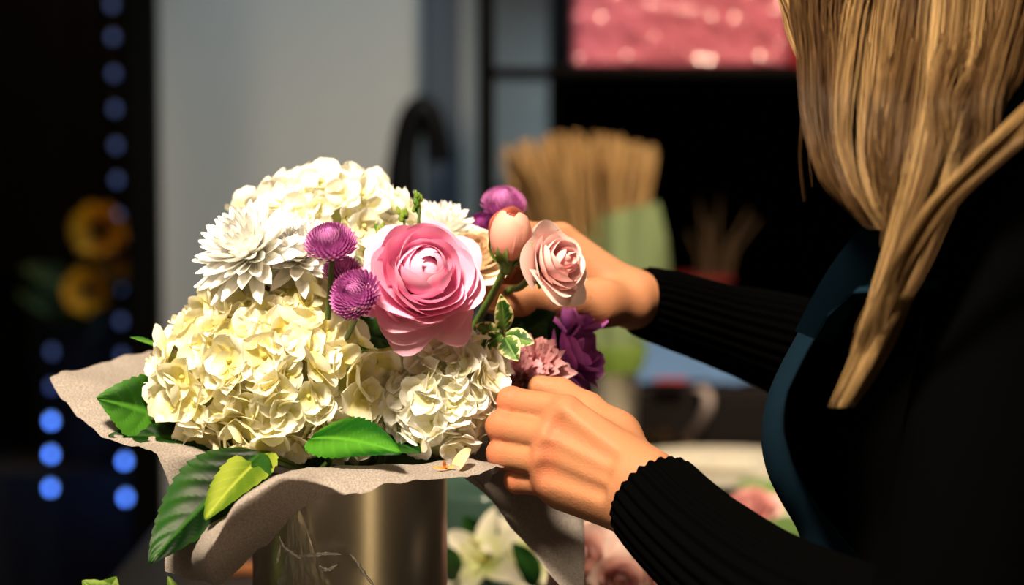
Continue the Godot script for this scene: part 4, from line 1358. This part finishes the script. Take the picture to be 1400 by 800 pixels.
func hair(o: Node3D) -> void:
	var r := RandomNumberGenerator.new()
	r.seed = 77
	var dark := Color(0.030, 0.013, 0.005)
	var mid := Color(0.135, 0.073, 0.030)
	var fair := Color(0.43, 0.275, 0.12)
	# guide, spread at the root / middle / tip (m), strands, share of fair
	var locks := [
		[[[1180, -240, 1.190], [1080, -60, 1.179], [1086, 20, 1.146], [1108, 80, 1.120], [1124, 130, 1.096]], 0.012, 0.008, 0.004, 110, 0.6],
		[[[1230, -260, 1.160], [1130, -50, 1.136], [1126, 80, 1.090], [1128, 170, 1.070], [1146, 245, 1.060], [1180, 290, 1.060], [1206, 318, 1.050]], 0.02, 0.012, 0.003, 260, 0.42],
		[[[1240, -260, 1.150], [1175, -30, 1.120], [1160, 100, 1.074], [1160, 200, 1.060], [1180, 270, 1.050], [1208, 316, 1.050]], 0.018, 0.010, 0.004, 300, 0.40],
		[[[1270, -260, 1.140], [1220, -10, 1.105], [1205, 110, 1.061], [1196, 200, 1.050], [1204, 270, 1.050], [1222, 300, 1.045]], 0.018, 0.010, 0.009, 330, 0.34],
		[[[1300, -260, 1.130], [1262, 0, 1.092], [1252, 120, 1.058], [1240, 220, 1.040], [1232, 300, 1.040], [1222, 345, 1.040]], 0.02, 0.014, 0.006, 300, 0.38],
		[[[1350, -260, 1.120], [1325, -10, 1.085], [1312, 110, 1.051], [1288, 210, 1.030], [1256, 300, 1.030], [1226, 385, 1.030], [1198, 465, 1.030], [1166, 530, 1.030], [1146, 562, 1.030]], 0.018, 0.010, 0.004, 330, 0.75],
		[[[1360, -260, 1.120], [1340, -10, 1.075], [1322, 120, 1.038], [1296, 220, 1.025], [1262, 310, 1.025], [1232, 380, 1.025], [1200, 440, 1.025], [1178, 490, 1.030]], 0.018, 0.010, 0.005, 300, 0.75],
		[[[1290, -260, 1.180], [1240, -20, 1.168], [1225, 110, 1.131], [1212, 220, 1.110], [1218, 290, 1.09]], 0.03, 0.022, 0.012, 300, 0.10],
		[[[1560, 40, 1.081], [1470, 112, 1.011], [1400, 172, 0.985], [1340, 226, 0.985], [1285, 282, 0.990], [1245, 345, 1.000], [1220, 400, 1.015], [1195, 470, 1.025]], 0.010, 0.0060, 0.004, 260, 0.9],
		[[[1420, -260, 1.110], [1385, -20, 1.078], [1350, 80, 1.040], [1325, 140, 1.023], [1318, 190, 1.020], [1300, 230, 1.020]], 0.022, 0.017, 0.010, 260, 0.25],
		[[[1470, -260, 1.120], [1430, -20, 1.088], [1395, 60, 1.055], [1362, 110, 1.041], [1345, 160, 1.030]], 0.024, 0.016, 0.008, 200, 0.18],
		[[[1400, -260, 1.180], [1370, 0, 1.152], [1340, 100, 1.104], [1300, 190, 1.070], [1270, 260, 1.060]], 0.03, 0.022, 0.012, 240, 0.08],
		[[[1160, -240, 1.170], [1118, 60, 1.115], [1104, 140, 1.083], [1098, 210, 1.080], [1112, 290, 1.080]], 0.003, 0.005, 0.007, 9, 0.3],
	]
	var first: MeshInstance3D = null
	var toC := cam_basis * Vector3(0, 0, 1)
	# the hair on the skull
	var neck := at(1435, 40, 1.235)
	var cap := Geo.new()
	var c := neck + Vector3(-0.035, 0.115, 0.0) + Vector3(0.012, 0.035, 0)
	bodied(cap, [[c, c + Vector3(-0.022, 0.012, 0), 0.092, 0.084, 0.02], [c + Vector3(0.03, -0.02, 0), c + Vector3(0.05, -0.10, 0), 0.08, 0.05, 0.03]], 0.008, mid)
	first = wpart("hair", cap, o, M.hair)
	for l in locks:
		var guide := smooth_path(pts3(l[0]), 4)
		var n := guide.size()
		var many: bool = l[4] > 50
		for sub in (6 if many else 1):
			var g := Geo.new()
			var sa := r.randf() * TAU
			var so := Vector3(cos(sa), 0.0, sin(sa)) * (sqrt(r.randf()) if many else 0.0)
			var stone: float = l[5] + r.randf_range(-0.34, 0.34)
			var bend := r.randf_range(-0.5, 0.5)
			var fine := 0.42 if many else 1.0
			for k in (l[4] * 3 / 2) / (6 if many else 1):
				var a := r.randf() * TAU
				var side := so + Vector3(cos(a), 0.0, sin(a)) * sqrt(r.randf()) * fine
				var cut := r.randf_range(0.66, 1.0) if many else r.randf_range(0.5, 1.0)
				var ph := r.randf() * TAU
				var wav := r.randf_range(0.0, 0.08)
				var tone := clampf(stone + r.randfn(0, 0.14), 0.0, 1.0)
				var colr := dark.lerp(mid, tone * 2.0) if tone < 0.5 else mid.lerp(fair, tone * 2.0 - 1.0)
				var path := []
				var rad := []
				for j in n:
					var t := float(j) / (n - 1)
					if t > cut:
						break
					var sp := lerpf(l[1], l[2], t * 2.0) if t < 0.5 else lerpf(l[2], l[3], t * 2.0 - 1.0)
					var off := cam_basis * (side * Vector3(1, 0, 0.8) + Vector3(bend * sin(t * 4.0 + sa) + wav * sin(t * 9.0 + ph), 0, 0)) * sp
					path.append(guide[j] + off)
					rad.append(lerpf(0.00027, 0.00010, smoothstep(0.72, 1.0, t / cut)))
				g.tube(path, rad, 3, colr)
			part("lock", _local(g, o), first, Transform3D.IDENTITY, M.hair).set_meta("kind", "stuff")


# ---------------------------------------------------------------- behind the bouquet
func on_top(px: float, py: float, y: float) -> Vector3:     # where the line of sight meets the level y
	var d := cam_basis * Vector3((px - 700.0) / FOCAL, -(py - 400.0) / FOCAL, -1.0)
	return cam_pos + d * ((y - cam_pos.y) / d.y)


func background() -> void:
	var blk := lin(9, 9, 10)
	# black shelving with its closed black back
	var z0 := -1.50
	var p := at(665, 92, 2.72)
	var o := thing("shelving_unit", "tall black metal shelving with a closed dark back behind the flowers", "shelf", Vector3(0.35, 0, -1.75))
	var x0 := p.x - o.position.x
	part("post", slab(Vector3(x0 - 0.0105, BENCH, 0.20), Vector3(x0 + 0.0105, 2.3, 0.218), blk, 0.002), o, Transform3D.IDENTITY, M.black_metal)
	part("post", slab(Vector3(0.86, BENCH, 0.20), Vector3(0.88, 2.3, 0.218), blk, 0.002), o, Transform3D.IDENTITY, M.black_metal)
	part("post", slab(Vector3(0.86, BENCH, -0.25), Vector3(0.88, 2.3, -0.232), blk, 0.002), o, Transform3D.IDENTITY, M.black_metal)
	for y in [p.y - 0.006, 2.0]:
		part("shelf_board", slab(Vector3(x0, y - 0.006, -0.25), Vector3(0.88, y + 0.006, 0.215), blk, 0.002), o, Transform3D.IDENTITY, M.black_metal)
	var bx := at(765, 300, 3.0).x - o.position.x
	part("back_panel", slab(Vector3(bx, BENCH, -0.30), Vector3(1.15, 2.3, -0.27), lin(6, 6, 7)), o, Transform3D.IDENTITY, M.night)
	part("side_panel", slab(Vector3(bx - 0.012, 0.9, -0.29), Vector3(bx, 2.3, -0.10), lin(26, 21, 19), 0.003), o, Transform3D.IDENTITY, M.matte)
	# gift box in pink glitter paper and a red box on the shelf
	var by := p.y
	var l := at(784, 50, 2.78)
	var rr := at(1078, 50, 2.78)
	o = thing("gift_box", "pink box in shiny glitter wrap on the shelf at the top", "box", Vector3((l.x + rr.x) / 2, by, l.z - 0.1))
	var hw := (rr.x - l.x) / 2
	part("body", slab(Vector3(-hw, 0, -0.1), Vector3(hw, 0.20, 0.1), lin(206, 110, 130), 0.006), o, Transform3D.IDENTITY, M.glitter_pink)
	part("lid", slab(Vector3(-hw - 0.004, 0.165, -0.104), Vector3(hw + 0.004, 0.225, 0.104), lin(210, 116, 136), 0.006), o, Transform3D.IDENTITY, M.glitter_pink)
	o = thing("red_box", "small deep red box beside the pink box on the shelf", "box", Vector3(rr.x + 0.035, by, l.z - 0.08))
	part("body", slab(Vector3(-0.026, 0, -0.05), Vector3(0.026, 0.035, 0.05), lin(150, 16, 26), 0.003), o, Transform3D.IDENTITY, M.matte)
	part("lid", slab(Vector3(-0.0275, 0.028, -0.0515), Vector3(0.0275, 0.042, 0.0515), lin(150, 16, 26), 0.003), o, Transform3D.IDENTITY, M.matte)

	# black tap with a curved spout against the wall
	var d := 3.12
	o = thing("black_tap", "black curved tap rising in front of the grey wall", "tap", at(552, 330, d))
	var g := Geo.new()
	g.tube(smooth_path(pts3([[548, 335, d], [549, 262, d], [552, 210, d], [562, 165, d], [577, 147, d], [591, 165, d], [599, 200, d], [601, 222, d]]), 6), smooth_nums([0.026, 0.025, 0.021, 0.020, 0.019, 0.018, 0.018, 0.019], 6), 18, blk)
	wpart("spout", g, o, M.black_metal)
	g = Geo.new()
	var ft := at(548, 330, d)
	lathe(g, [[0.0, 0.90], [0.034, 0.90], [0.034, 0.91], [0.02, 0.925], [0.018, ft.y + 0.02], [0.0, ft.y + 0.03]], 24, blk, Transform3D(Basis.IDENTITY, Vector3(ft.x, 0, ft.z)))
	wpart("base", g, o, M.black_metal)

	# reeds in pale green paper, standing in a grey metal pot
	var rz := 2.55
	var f := at(830, 600, rz)
	f.y = BENCH
	var rim := at(830, 478, rz).y - BENCH
	o = thing("grey_pot", "grey metal pot behind the bouquet that holds the dried reeds", "pot", f)
	g = Geo.new()
	lathe(g, [[0.0, 0.0], [0.030, 0.0], [0.033, 0.004], [0.0365, rim], [0.0350, rim + 0.001], [0.0330, 0.01], [0.0, 0.008]], 40, Color.WHITE)
	part("body", g, o, Transform3D.IDENTITY, M.brushed_metal)
	o = thing("dried_reeds", "bundle of dried tan reeds fanning out above pale green paper", "dried plant", Vector3(f.x, BENCH + 0.03, f.z))
	var r := RandomNumberGenerator.new()
	r.seed = 9
	var tan_a := lin(234, 198, 142)
	var tan_b := lin(208, 168, 112)
	for k in 240:
		var u := r.randf()
		var top := at(lerpf(690, 893, u) + r.randf_range(-8, 8), 222 - 20 * sin(PI * u) + r.randf_range(-24, 22), rz + r.randf_range(-0.05, 0.05))
		var bot := f + Vector3(r.randf_range(-0.018, 0.018), 0.03, r.randf_range(-0.018, 0.018))
		var q := bot.lerp(top, 0.45) + Vector3((0.5 - u) * 0.01, 0, 0)
		g = Geo.new()
		g.tube([bot, q, top], [0.0012, 0.0015, 0.0021], 5, tan_b.lerp(tan_a, r.randf()))
		wpart("reed", g, o, M.tissue)
	o = thing("green_paper", "sheet of pale green paper wrapped round the foot of the dried reeds", "paper", Vector3(f.x, BENCH + rim, f.z))
	g = Geo.new()
	var pp := PackedVector3Array()
	var cc := PackedColorArray()
	var edge_px := [[792, 318], [806, 300], [850, 288], [900, 276], [913, 330], [916, 372]]
	for j in 12:
		var t := float(j) / 11.0
		for i in 31:
			var s := float(i) / 30.0
			var a := lerpf(-2.9, 0.35, s)
			var low := Vector3(f.x + cos(a) * 0.032, BENCH + rim - 0.02, f.z - sin(a) * 0.032)
			var k := minf(s * 5.0, 4.999)
			var e0: Array = edge_px[int(k)]
			var e1: Array = edge_px[int(k) + 1]
			var hi := at(lerpf(e0[0], e1[0], k - int(k)), lerpf(e0[1], e1[1], k - int(k)), rz - 0.05 * sin(PI * s))
			pp.append(low.lerp(hi, t) + Vector3(0, 0, 0.003 * sin(s * 31.0 + t * 4.0)))
			cc.append(lin(166, 190, 140))
	g.patch(pp, 31, 12, cc)
	wpart("sheet", g, o, M.tissue)
	o = thing("green_ribbon_roll", "bright green paper band round the top of the grey pot", "paper band", Vector3(f.x, BENCH + rim - 0.012, f.z))
	g = Geo.new()
	lathe(g, [[0.0375, -0.012], [0.041, -0.010], [0.046, 0.012], [0.047, 0.020], [0.045, 0.020], [0.040, 0.0]], 32, lin(150, 186, 84))
	part("band", g, o, Transform3D.IDENTITY, M.tissue)

	# dark box with dry sticks and a red pot, in the shade behind
	var q1 := at(960, 384, 2.86)
	o = thing("red_pot", "dim red pot of dry sticks in the shade behind the far sleeve", "pot", Vector3(q1.x, BENCH, q1.z))
	g = Geo.new()
	var hh := q1.y - BENCH + 0.008
	lathe(g, [[0.0, 0.0], [0.026, 0.0], [0.034, hh - 0.012], [0.040, hh - 0.010], [0.040, hh], [0.036, hh], [0.030, 0.01], [0.0, 0.01]], 28, lin(120, 16, 18))
	part("body", g, o, Transform3D.IDENTITY, M.matte)
	o = thing("dry_sticks", "few dry brown sticks standing in the dim red pot", "dried plant", Vector3(q1.x, BENCH + 0.02, q1.z))
	for k in [[955, 270], [968, 300], [985, 262], [1025, 285], [1036, 300], [940, 318], [1002, 320]]:
		g = Geo.new()
		var top := at(k[0], k[1], 2.86)
		g.tube([Vector3(q1.x + r.randf_range(-0.01, 0.01), BENCH + 0.02, q1.z), top.lerp(q1, 0.5) + Vector3(0.006, 0, 0), top], [0.003, 0.003, 0.002], 6, lin(70, 50, 30))
		wpart("stick", g, o, M.matte)

	# dark crate with blue paper on it
	var c0 := on_top(862, 612, BENCH)
	var ch := at(950, 546, -c0.z + cam_pos.z).y - BENCH
	var cr := at(1075, 560, -c0.z + cam_pos.z)
	var cl := at(866, 560, -c0.z + cam_pos.z)
	o = thing("dark_crate", "low dark brown crate behind the white tray, blue paper lying on it", "crate", Vector3((cl.x + cr.x) / 2, BENCH, c0.z - 0.12))
	hw = (cr.x - cl.x) / 2
	part("front_board", slab(Vector3(-hw, 0, 0.10), Vector3(hw, ch, 0.115), lin(16, 10, 9), 0.003), o, Transform3D.IDENTITY, M.matte)
	part("back_board", slab(Vector3(-hw, 0, -0.115), Vector3(hw, ch, -0.10), lin(16, 10, 9), 0.003), o, Transform3D.IDENTITY, M.matte)
	for s in [-1, 1]:
		part("side_board", slab(Vector3(s * (hw - 0.0075) - 0.0075, 0, -0.10), Vector3(s * (hw - 0.0075) + 0.0075, ch, 0.10), lin(16, 10, 9), 0.002), o, Transform3D.IDENTITY, M.matte)
	part("lid_board", slab(Vector3(-hw, ch, -0.115), Vector3(hw, ch + 0.008, 0.115), lin(18, 11, 10), 0.003), o, Transform3D.IDENTITY, M.matte)
	var bl := o.position + Vector3(0, ch + 0.009, 0)
	o = thing("blue_paper", "crumpled sheet of light blue paper lying on the dark crate", "paper", bl)
	crumple(o, "sheet", 0.20, 0.17, 0.030, lin(110, 150, 206), 21, 0.32)
	o = thing("red_tag", "small red scrap on the light blue paper", "paper", at(918, 522, cam_pos.z - bl.z - 0.10))
	crumple(o, "scrap", 0.038, 0.020, 0.012, lin(226, 66, 48), 22, 0.0)
	# looped pale ribbon, standing by the crate
	o = thing("ribbon_loop", "pale translucent ribbon curling up in front of the dark crate", "ribbon", on_top(940, 606, BENCH))
	g = Geo.new()
	var dz := cam_pos.z - o.position.z
	ribbon(g, smooth_path(pts3([[936, 606, dz], [952, 585, dz - 0.02], [968, 556, dz - 0.03], [966, 536, dz - 0.02], [952, 530, dz], [944, 540, dz + 0.02]]), 6), 0.012, cam_basis * Vector3(0.4, 0.1, 0.9), lin(196, 180, 180), 0.0006)
	wpart("band", g, o, M.tissue)


func crumple(o: Node3D, called: String, w: float, dp: float, h: float, col: Color, sd: int, tilt: float) -> void:
	var nz := FastNoiseLite.new()
	nz.seed = sd
	nz.frequency = 9.0
	nz.noise_type = FastNoiseLite.TYPE_CELLULAR
	nz.cellular_return_type = FastNoiseLite.RETURN_DISTANCE2_SUB
	var g := Geo.new()
	var p := PackedVector3Array()
	var c := PackedColorArray()
	var n := 26
	for j in n:
		for i in n:
			var x := (float(i) / (n - 1) - 0.5) * w
			var z := (0.5 - float(j) / (n - 1)) * dp
			var k := nz.get_noise_2d(x * 0.12 / w * 40.0, z * 0.12 / dp * 40.0)
			p.append(Vector3(x + 0.05 * w * sin(z * 60.0), h * (0.55 + 0.5 * k) + tilt * (0.5 * dp - z), z + 0.05 * dp * sin(x * 50.0)))
			c.append(col)
	g.patch(p, n, n, c)
	part(called, g, o, Transform3D.IDENTITY, M.tissue)


func loose_things() -> void:
	var r := RandomNumberGenerator.new()
	r.seed = 31
	# white tray with wrapping scraps
	var e := on_top(985, 648, BENCH + 0.012)
	var o := thing("white_tray", "round white tray with a raised rim on the back counter", "tray", Vector3(e.x, BENCH, e.z))
	var g := Geo.new()
	lathe(g, [[0.0, 0.0], [0.085, 0.0], [0.115, 0.014], [0.120, 0.022], [0.117, 0.024], [0.112, 0.019], [0.083, 0.006], [0.0, 0.005]], 64, lin(214, 208, 194))
	part("body", g, o, Transform3D.IDENTITY, mat("glazed", 0.25))
	for k in [[930, 636, 0.06, 0.035, 0.030, lin(236, 230, 214), "crumpled white tissue at the left of the white tray", "white_tissue"], [992, 640, 0.07, 0.04, 0.030, lin(230, 224, 208), "crumpled white tissue in the middle of the white tray", "white_tissue"], [960, 628, 0.022, 0.014, 0.016, lin(110, 150, 214), "scrap of blue paper between the tissues on the white tray", "blue_scrap"], [1022, 634, 0.022, 0.014, 0.022, lin(50, 160, 190), "scrap of turquoise paper at the right of the white tray", "turquoise_scrap"]]:
		var q := on_top(k[0], k[1], BENCH + 0.012)
		var t := thing(k[7], k[6], "paper", Vector3(q.x, BENCH + 0.008, q.z))
		crumple(t, "sheet", k[2], k[3], k[4], k[5], int(k[0]), 0.1)
	# dried moss at the crate
	var mo := on_top(905, 608, BENCH)
	o = thing("dried_moss", "clump of olive and rust-brown dried moss by the left of the white tray", "moss", mo)
	g = Geo.new()
	for k in 160:
		var a := r.randf() * TAU
		var q := sqrt(r.randf())
		var lf := strap(r.randf_range(0.010, 0.02), 0.006, 0.8, 0.3, lin(70, 62, 16), lin(150, 110, 40) if r.randf() < 0.5 else lin(110, 104, 30), 0.5, 3, 4)
		g.join(lf, Transform3D(along(Vector3(cos(a) * q, 0.7, sin(a) * q), r.randf() * TAU), Vector3(cos(a) * q * 0.045, 0.010 * (1.0 - q) + 0.002, sin(a) * q * 0.02)))
	part("tufts", g, o, Transform3D.IDENTITY, M.leaf).set_meta("kind", "stuff")
	# green block and stick at the woman's waist, a pink rose before it
	var gb := on_top(1075, 745, BENCH)
	o = thing("floral_foam", "sage green block of floral foam beside the woman's apron", "foam block", Vector3(gb.x + 0.02, BENCH, gb.z - 0.06))
	var fh := at(1075, 668, cam_pos.z - gb.z + 0.1).y - BENCH
	part("body", slab(Vector3(-0.055, 0, -0.07), Vector3(0.09, maxf(fh, 0.02), 0.05), lin(104, 136, 72), 0.004), o, Transform3D.IDENTITY, M.matte)
	o = thing("plant_stick", "thin white stick across the front of the green foam block", "stick", at(1075, 703, cam_pos.z - gb.z - 0.005))
	g = Geo.new()
	g.tube([Vector3(-0.03, 0, 0.0), Vector3(0.05, 0.001, 0.0)], [0.0028, 0.0028], 10, lin(214, 214, 190))
	part("rod", g, o, Transform3D.IDENTITY, M.matte)
	var pink_d := Color(0.62, 0.22, 0.22)
	var pink_p := Color(0.86, 0.50, 0.48)
	lying_rose("pink rose lying between the near sleeve and the green foam block", at(1030, 712, 1.86), cam_basis * Vector3(-0.4, 0.75, 0.5), 1.35, pink_d, pink_p, 41)
	# roses below the near hand
	for k in [[802, 774, 1.50, -0.55, 0.55, 0.65, 1.22, "pale pink rose with cream edges, left of the bunch below the near hand", 42], [838, 742, 1.54, 0.1, 0.85, 0.45, 1.15, "dusty pink rose at the top of the bunch below the near hand", 43], [868, 790, 1.49, 0.5, 0.5, 0.65, 1.2, "pale pink rose at the right of the bunch, touching the near sleeve", 44], [845, 800, 1.47, 0.1, 0.4, 0.8, 0.95, "pink rose lowest in the bunch below the near hand", 45]]:
		lying_rose(k[7], at(k[0], k[1], k[2]), cam_basis * Vector3(k[3], k[4], k[5]), k[6], Color(0.80, 0.36, 0.36), Color(0.95, 0.72, 0.66), k[8])
	# dark green glass bucket with white lilies, behind the vase
	var bp := at(672, 700, 1.78)
	o = thing("green_glass_bucket", "dark green glass bucket behind the metal vase", "bucket", Vector3(bp.x, BENCH, bp.z - 0.02))
	g = Geo.new()
	var bh := at(672, 668, 1.78).y - BENCH
	lathe(g, [[0.0, 0.0], [0.050, 0.0], [0.062, bh - 0.004], [0.0640, bh], [0.0600, bh], [0.056, bh - 0.01], [0.046, 0.008], [0.0, 0.008]], 40, lin(58, 78, 70))
	part("body", g, o, Transform3D.IDENTITY, M.green_glass)
	for k in [[668, 772, 1.64, -0.5, 0.5, 0.6, "white lily left, low behind the metal vase", 51], [715, 772, 1.66, 0.45, 0.55, 0.6, "white lily right, low behind the hanging paper corner", 52]]:
		var c := at(k[0], k[1], k[2])
		o = thing("lily", k[6], "flower", c)
		var b := along(cam_basis * Vector3(k[3], k[4], k[5]), k[7])
		var pet := strap(0.048, 0.020, -1.0, 0.35, lin(190, 200, 120), lin(196, 190, 172), 0.6, 7, 10)  # petal tone lowered for the shade the lilies stand in
		var pm := pet.mesh(M.petal)
		for q in 6:
			part("petal", pm, o, Transform3D(b * Basis(Vector3.UP, TAU * q / 6.0 + 0.1 * (q % 2)) * Basis(Vector3.RIGHT, 0.75 + 0.12 * (q % 2)) * Basis(Vector3.UP, PI), Vector3.ZERO))
		for q in 5:
			g = Geo.new()
			var dv := b * Vector3(0.25 * cos(q * 1.26), 1.0, 0.25 * sin(q * 1.26))
			g.tube([Vector3.ZERO, dv * 0.022, dv * 0.028], [0.0007, 0.0007, 0.0018], 6, lin(200, 190, 110))
			part("stamen", g, o, Transform3D.IDENTITY, M.stem_green)
		g = Geo.new()
		g.tube([Vector3.ZERO, Vector3(0, BENCH - c.y + 0.005, -0.02)], [0.0028, 0.0025], 8, lin(70, 100, 40))
		part("stem", g, o, Transform3D.IDENTITY, M.stem_green)
	for k in [[625, 790, 1.62, 600, 745, "dark leaf low at the right foot of the metal vase", 61], [735, 798, 1.60, 700, 742, "dark leaf between the two white lilies", 62], [650, 745, 1.70, 632, 705, "dark upright leaf before the green glass bucket", 63], [770, 800, 1.52, 752, 758, "green leaf at the left of the pink rose bunch", 64]]:
		var c := at(k[0], k[1], k[2])
		o = thing("cut_leaf", k[5], "leaf", c)
		leaf_between("blade", o, c, at(k[3], k[4], k[2] - 0.02), cam_basis * Vector3(0.2, 0.5, 0.8), 0.022, -0.3, 0.1, 0, lin(22, 56, 22), lin(56, 100, 44), null, k[6])
		g = Geo.new()
		g.tube([Vector3.ZERO, Vector3(0.004, BENCH - c.y + 0.005, -0.004)], [0.0014, 0.0014], 6, lin(60, 90, 36))
		part("stem", g, o, Transform3D.IDENTITY, M.stem_green)
	# foliage tips at the lower left corner
	for k in [[150, 830, 1.24, 112, 794, "pale green leaf tip at the lower left, left of the dark hanging leaf", 71, 0.018], [142, 830, 1.25, 160, 789, "broader green leaf tip rising beside the left one at the bottom edge", 72, 0.020], [247, 836, 1.22, 230, 788, "narrow light green leaf tip below the long dark hanging leaf", 73, 0.010]]:
		var c := at(k[0], k[1], k[2])
		o = thing("foliage_tip", k[5], "leaf", c)
		leaf_between("blade", o, c, at(k[3], k[4], k[2] - 0.01), cam_basis * Vector3(0.1, 0.5, 0.85), k[7], -0.4, 0.2, 6, lin(84, 120, 40), lin(160, 180, 96), null, k[6])
		g = Geo.new()
		g.tube([Vector3.ZERO, Vector3(0.006, BENCH - c.y + 0.002, -0.004)], [0.0014, 0.0014], 6, lin(84, 110, 50))
		part("stem", g, o, Transform3D.IDENTITY, M.stem_green)
	# wooden offcut behind the vase
	var wo := on_top(325, 784, BENCH)
	o = thing("wood_strip", "strip of orange-brown wood on the counter, left of the vase", "wood", wo)
	part("strip", slab(Vector3(-0.05, 0, -0.012), Vector3(0.04, 0.008, 0.006), lin(130, 76, 36), 0.002), o, Transform3D.IDENTITY, M.matte)

	# beyond the glass: strings of small blue lights and sunflowers
	light_string("string of small blue lights behind the glass, passing the sunflowers", 153, 0.028, [[8, 0], [52, 0], [102, 0], [150, 0], [200, 0], [247, 0], [296, 0], [345, 0], [394, 0], [440, 0], [487, 0], [536, 0], [584, 0], [631, 1], [681, 1]], 3.66)
	light_string("short string of bright blue lights low at the far left", 76, -0.01, [[482, 0], [529, 0], [576, 2], [622, 2], [668, 2]], 3.62)
	for k in [[137, 316, 3.50, 0.050, -0.1, 0.1, "sunflower at the upper left of the three behind the dark glass", 81], [163, 345, 3.56, 0.046, 0.5, -0.1, "sunflower behind and right of the upper one", 82], [122, 399, 3.50, 0.043, -0.1, 0.15, "lowest of the three sunflowers behind the dark glass", 83]]:
		var c := at(k[0], k[1], k[2])
		o = thing("sunflower", k[6], "flower", c)
		var b := along(cam_basis * Vector3(k[4], k[5], 1.0))
		g = Geo.new()
		for q in 30:
			var pt := strap(k[3] * 0.82, 0.017, 0.2, 0.3, lin(214, 140, 8), lin(250, 190, 14), 0.55, 3, 5)
			g.join(pt, Transform3D(b * Basis(Vector3.UP, q * 2.399963) * Basis(Vector3.RIGHT, -1.35 + 0.3 * (q % 3) * 0.5), b * (Basis(Vector3.UP, q * 2.399963) * Vector3(0, 0.002, -k[3] * 0.18))))
		part("ray_petals", g, o, Transform3D.IDENTITY, M.petal).set_meta("kind", "stuff")
		g = Geo.new()
		lathe(g, [[0.0, -0.012], [k[3] * 0.30, -0.006], [k[3] * 0.30, 0.004], [k[3] * 0.2, 0.010], [0.0, 0.008]], 24, lin(46, 26, 8), Transform3D(b, Vector3.ZERO))
		part("seed_disc", g, o, Transform3D.IDENTITY, M.matte)
		g = Geo.new()
		var ft := Vector3(at(128, 560, 3.85).x, 0.9, at(128, 560, 3.85).z)
		g.tube(smooth_path([c - b.y * 0.01, c - b.y * 0.05 + Vector3(0, -0.05, 0), ft + Vector3(r.randf_range(-0.02, 0.02), 0.0, 0)], 6), smooth_nums([0.005, 0.005, 0.005], 6), 8, lin(60, 90, 36))
		wpart("stem", g, o, M.stem_green)
		for q in 2:
			var s := c.lerp(ft, 0.3 + 0.25 * q)
			leaf_between("leaf", o, s, s + Vector3(0.09 * (1 - 2 * q) - 0.03, 0.05, 0.02), cam_basis * Vector3(0, 0.4, 0.9), 0.05, -0.5, 0.1, 0, lin(24, 52, 20), lin(50, 84, 36), null, q)
	var ft2 := Vector3(at(128, 560, 3.85).x, 0.0, at(128, 560, 3.85).z)
	o = thing("dark_bucket", "dark bucket that holds the sunflowers behind the glass", "bucket", ft2)
	g = Geo.new()
	lathe(g, [[0.0, 0.7], [0.09, 0.7], [0.11, 0.98], [0.105, 0.98], [0.085, 0.71], [0.0, 0.71]], 32, lin(14, 14, 16))
	part("body", g, o, Transform3D.IDENTITY, M.matte)
	o = thing("display_stand", "dark stand under the sunflower bucket behind the glass", "stand", ft2)
	part("body", slab(Vector3(-0.25, 0, -0.14), Vector3(0.10, 0.7, 0.14), lin(12, 12, 14), 0.004), o, Transform3D.IDENTITY, M.matte)


func lying_rose(label: String, c: Vector3, axis: Vector3, size: float, deep: Color, pale: Color, sd: int) -> void:
	var o := layered("rose", label, c, axis, scaled_layers(ROSE, size), deep, pale, sd, M.petal_dense, 3.0, true, false)
	var g := Geo.new()
	var from := c - axis.normalized() * 0.006
	g.tube(smooth_path([from, from - axis.normalized() * 0.03 + Vector3(0, -0.01, 0), Vector3(from.x + 0.01, BENCH + 0.002, from.z - 0.03)], 6), smooth_nums([0.003, 0.0022, 0.0022], 6), 8, lin(84, 110, 50))
	wpart("stem", g, o, M.stem_green)


func light_string(label: String, px: float, slope: float, lights: Array, d: float) -> void:
	var top := at(px, -120, d)
	var o := thing("light_string", label, "string lights", top)
	var low := 0.0
	for k in lights:
		var p := at(px + slope * k[0], k[0], d)
		var g := Geo.new()
		bodied(g, [[Vector3.ZERO, Vector3(0, 0.004, 0), 0.0068, 0.0055, 0.001]], 0.003, Color.WHITE)
		part("bulb", g, o, Transform3D(Basis.IDENTITY, p - top), M.led if k[1] else M.led_dim)
		if k[1]:
			var l := OmniLight3D.new()
			l.name = "bulb_glow"
			l.light_color = Color(0.35, 0.6, 1.0)
			l.light_energy = 0.002
			l.omni_range = 6.0
			l.omni_attenuation = 2.0
			l.light_size = 0.006
			l.shadow_enabled = true
			o.add_child(l, true)
			l.position = p - top + Vector3(0, 0, 0.012)
		low = k[0]
	var c := Geo.new()
	c.tube([at(px - slope * 400.0, -400, d + 0.008), at(px + slope * low, low + 8, d + 0.008)], [0.0012, 0.0012], 6, lin(14, 14, 16))
	wpart("cord", c, o, M.black_metal)
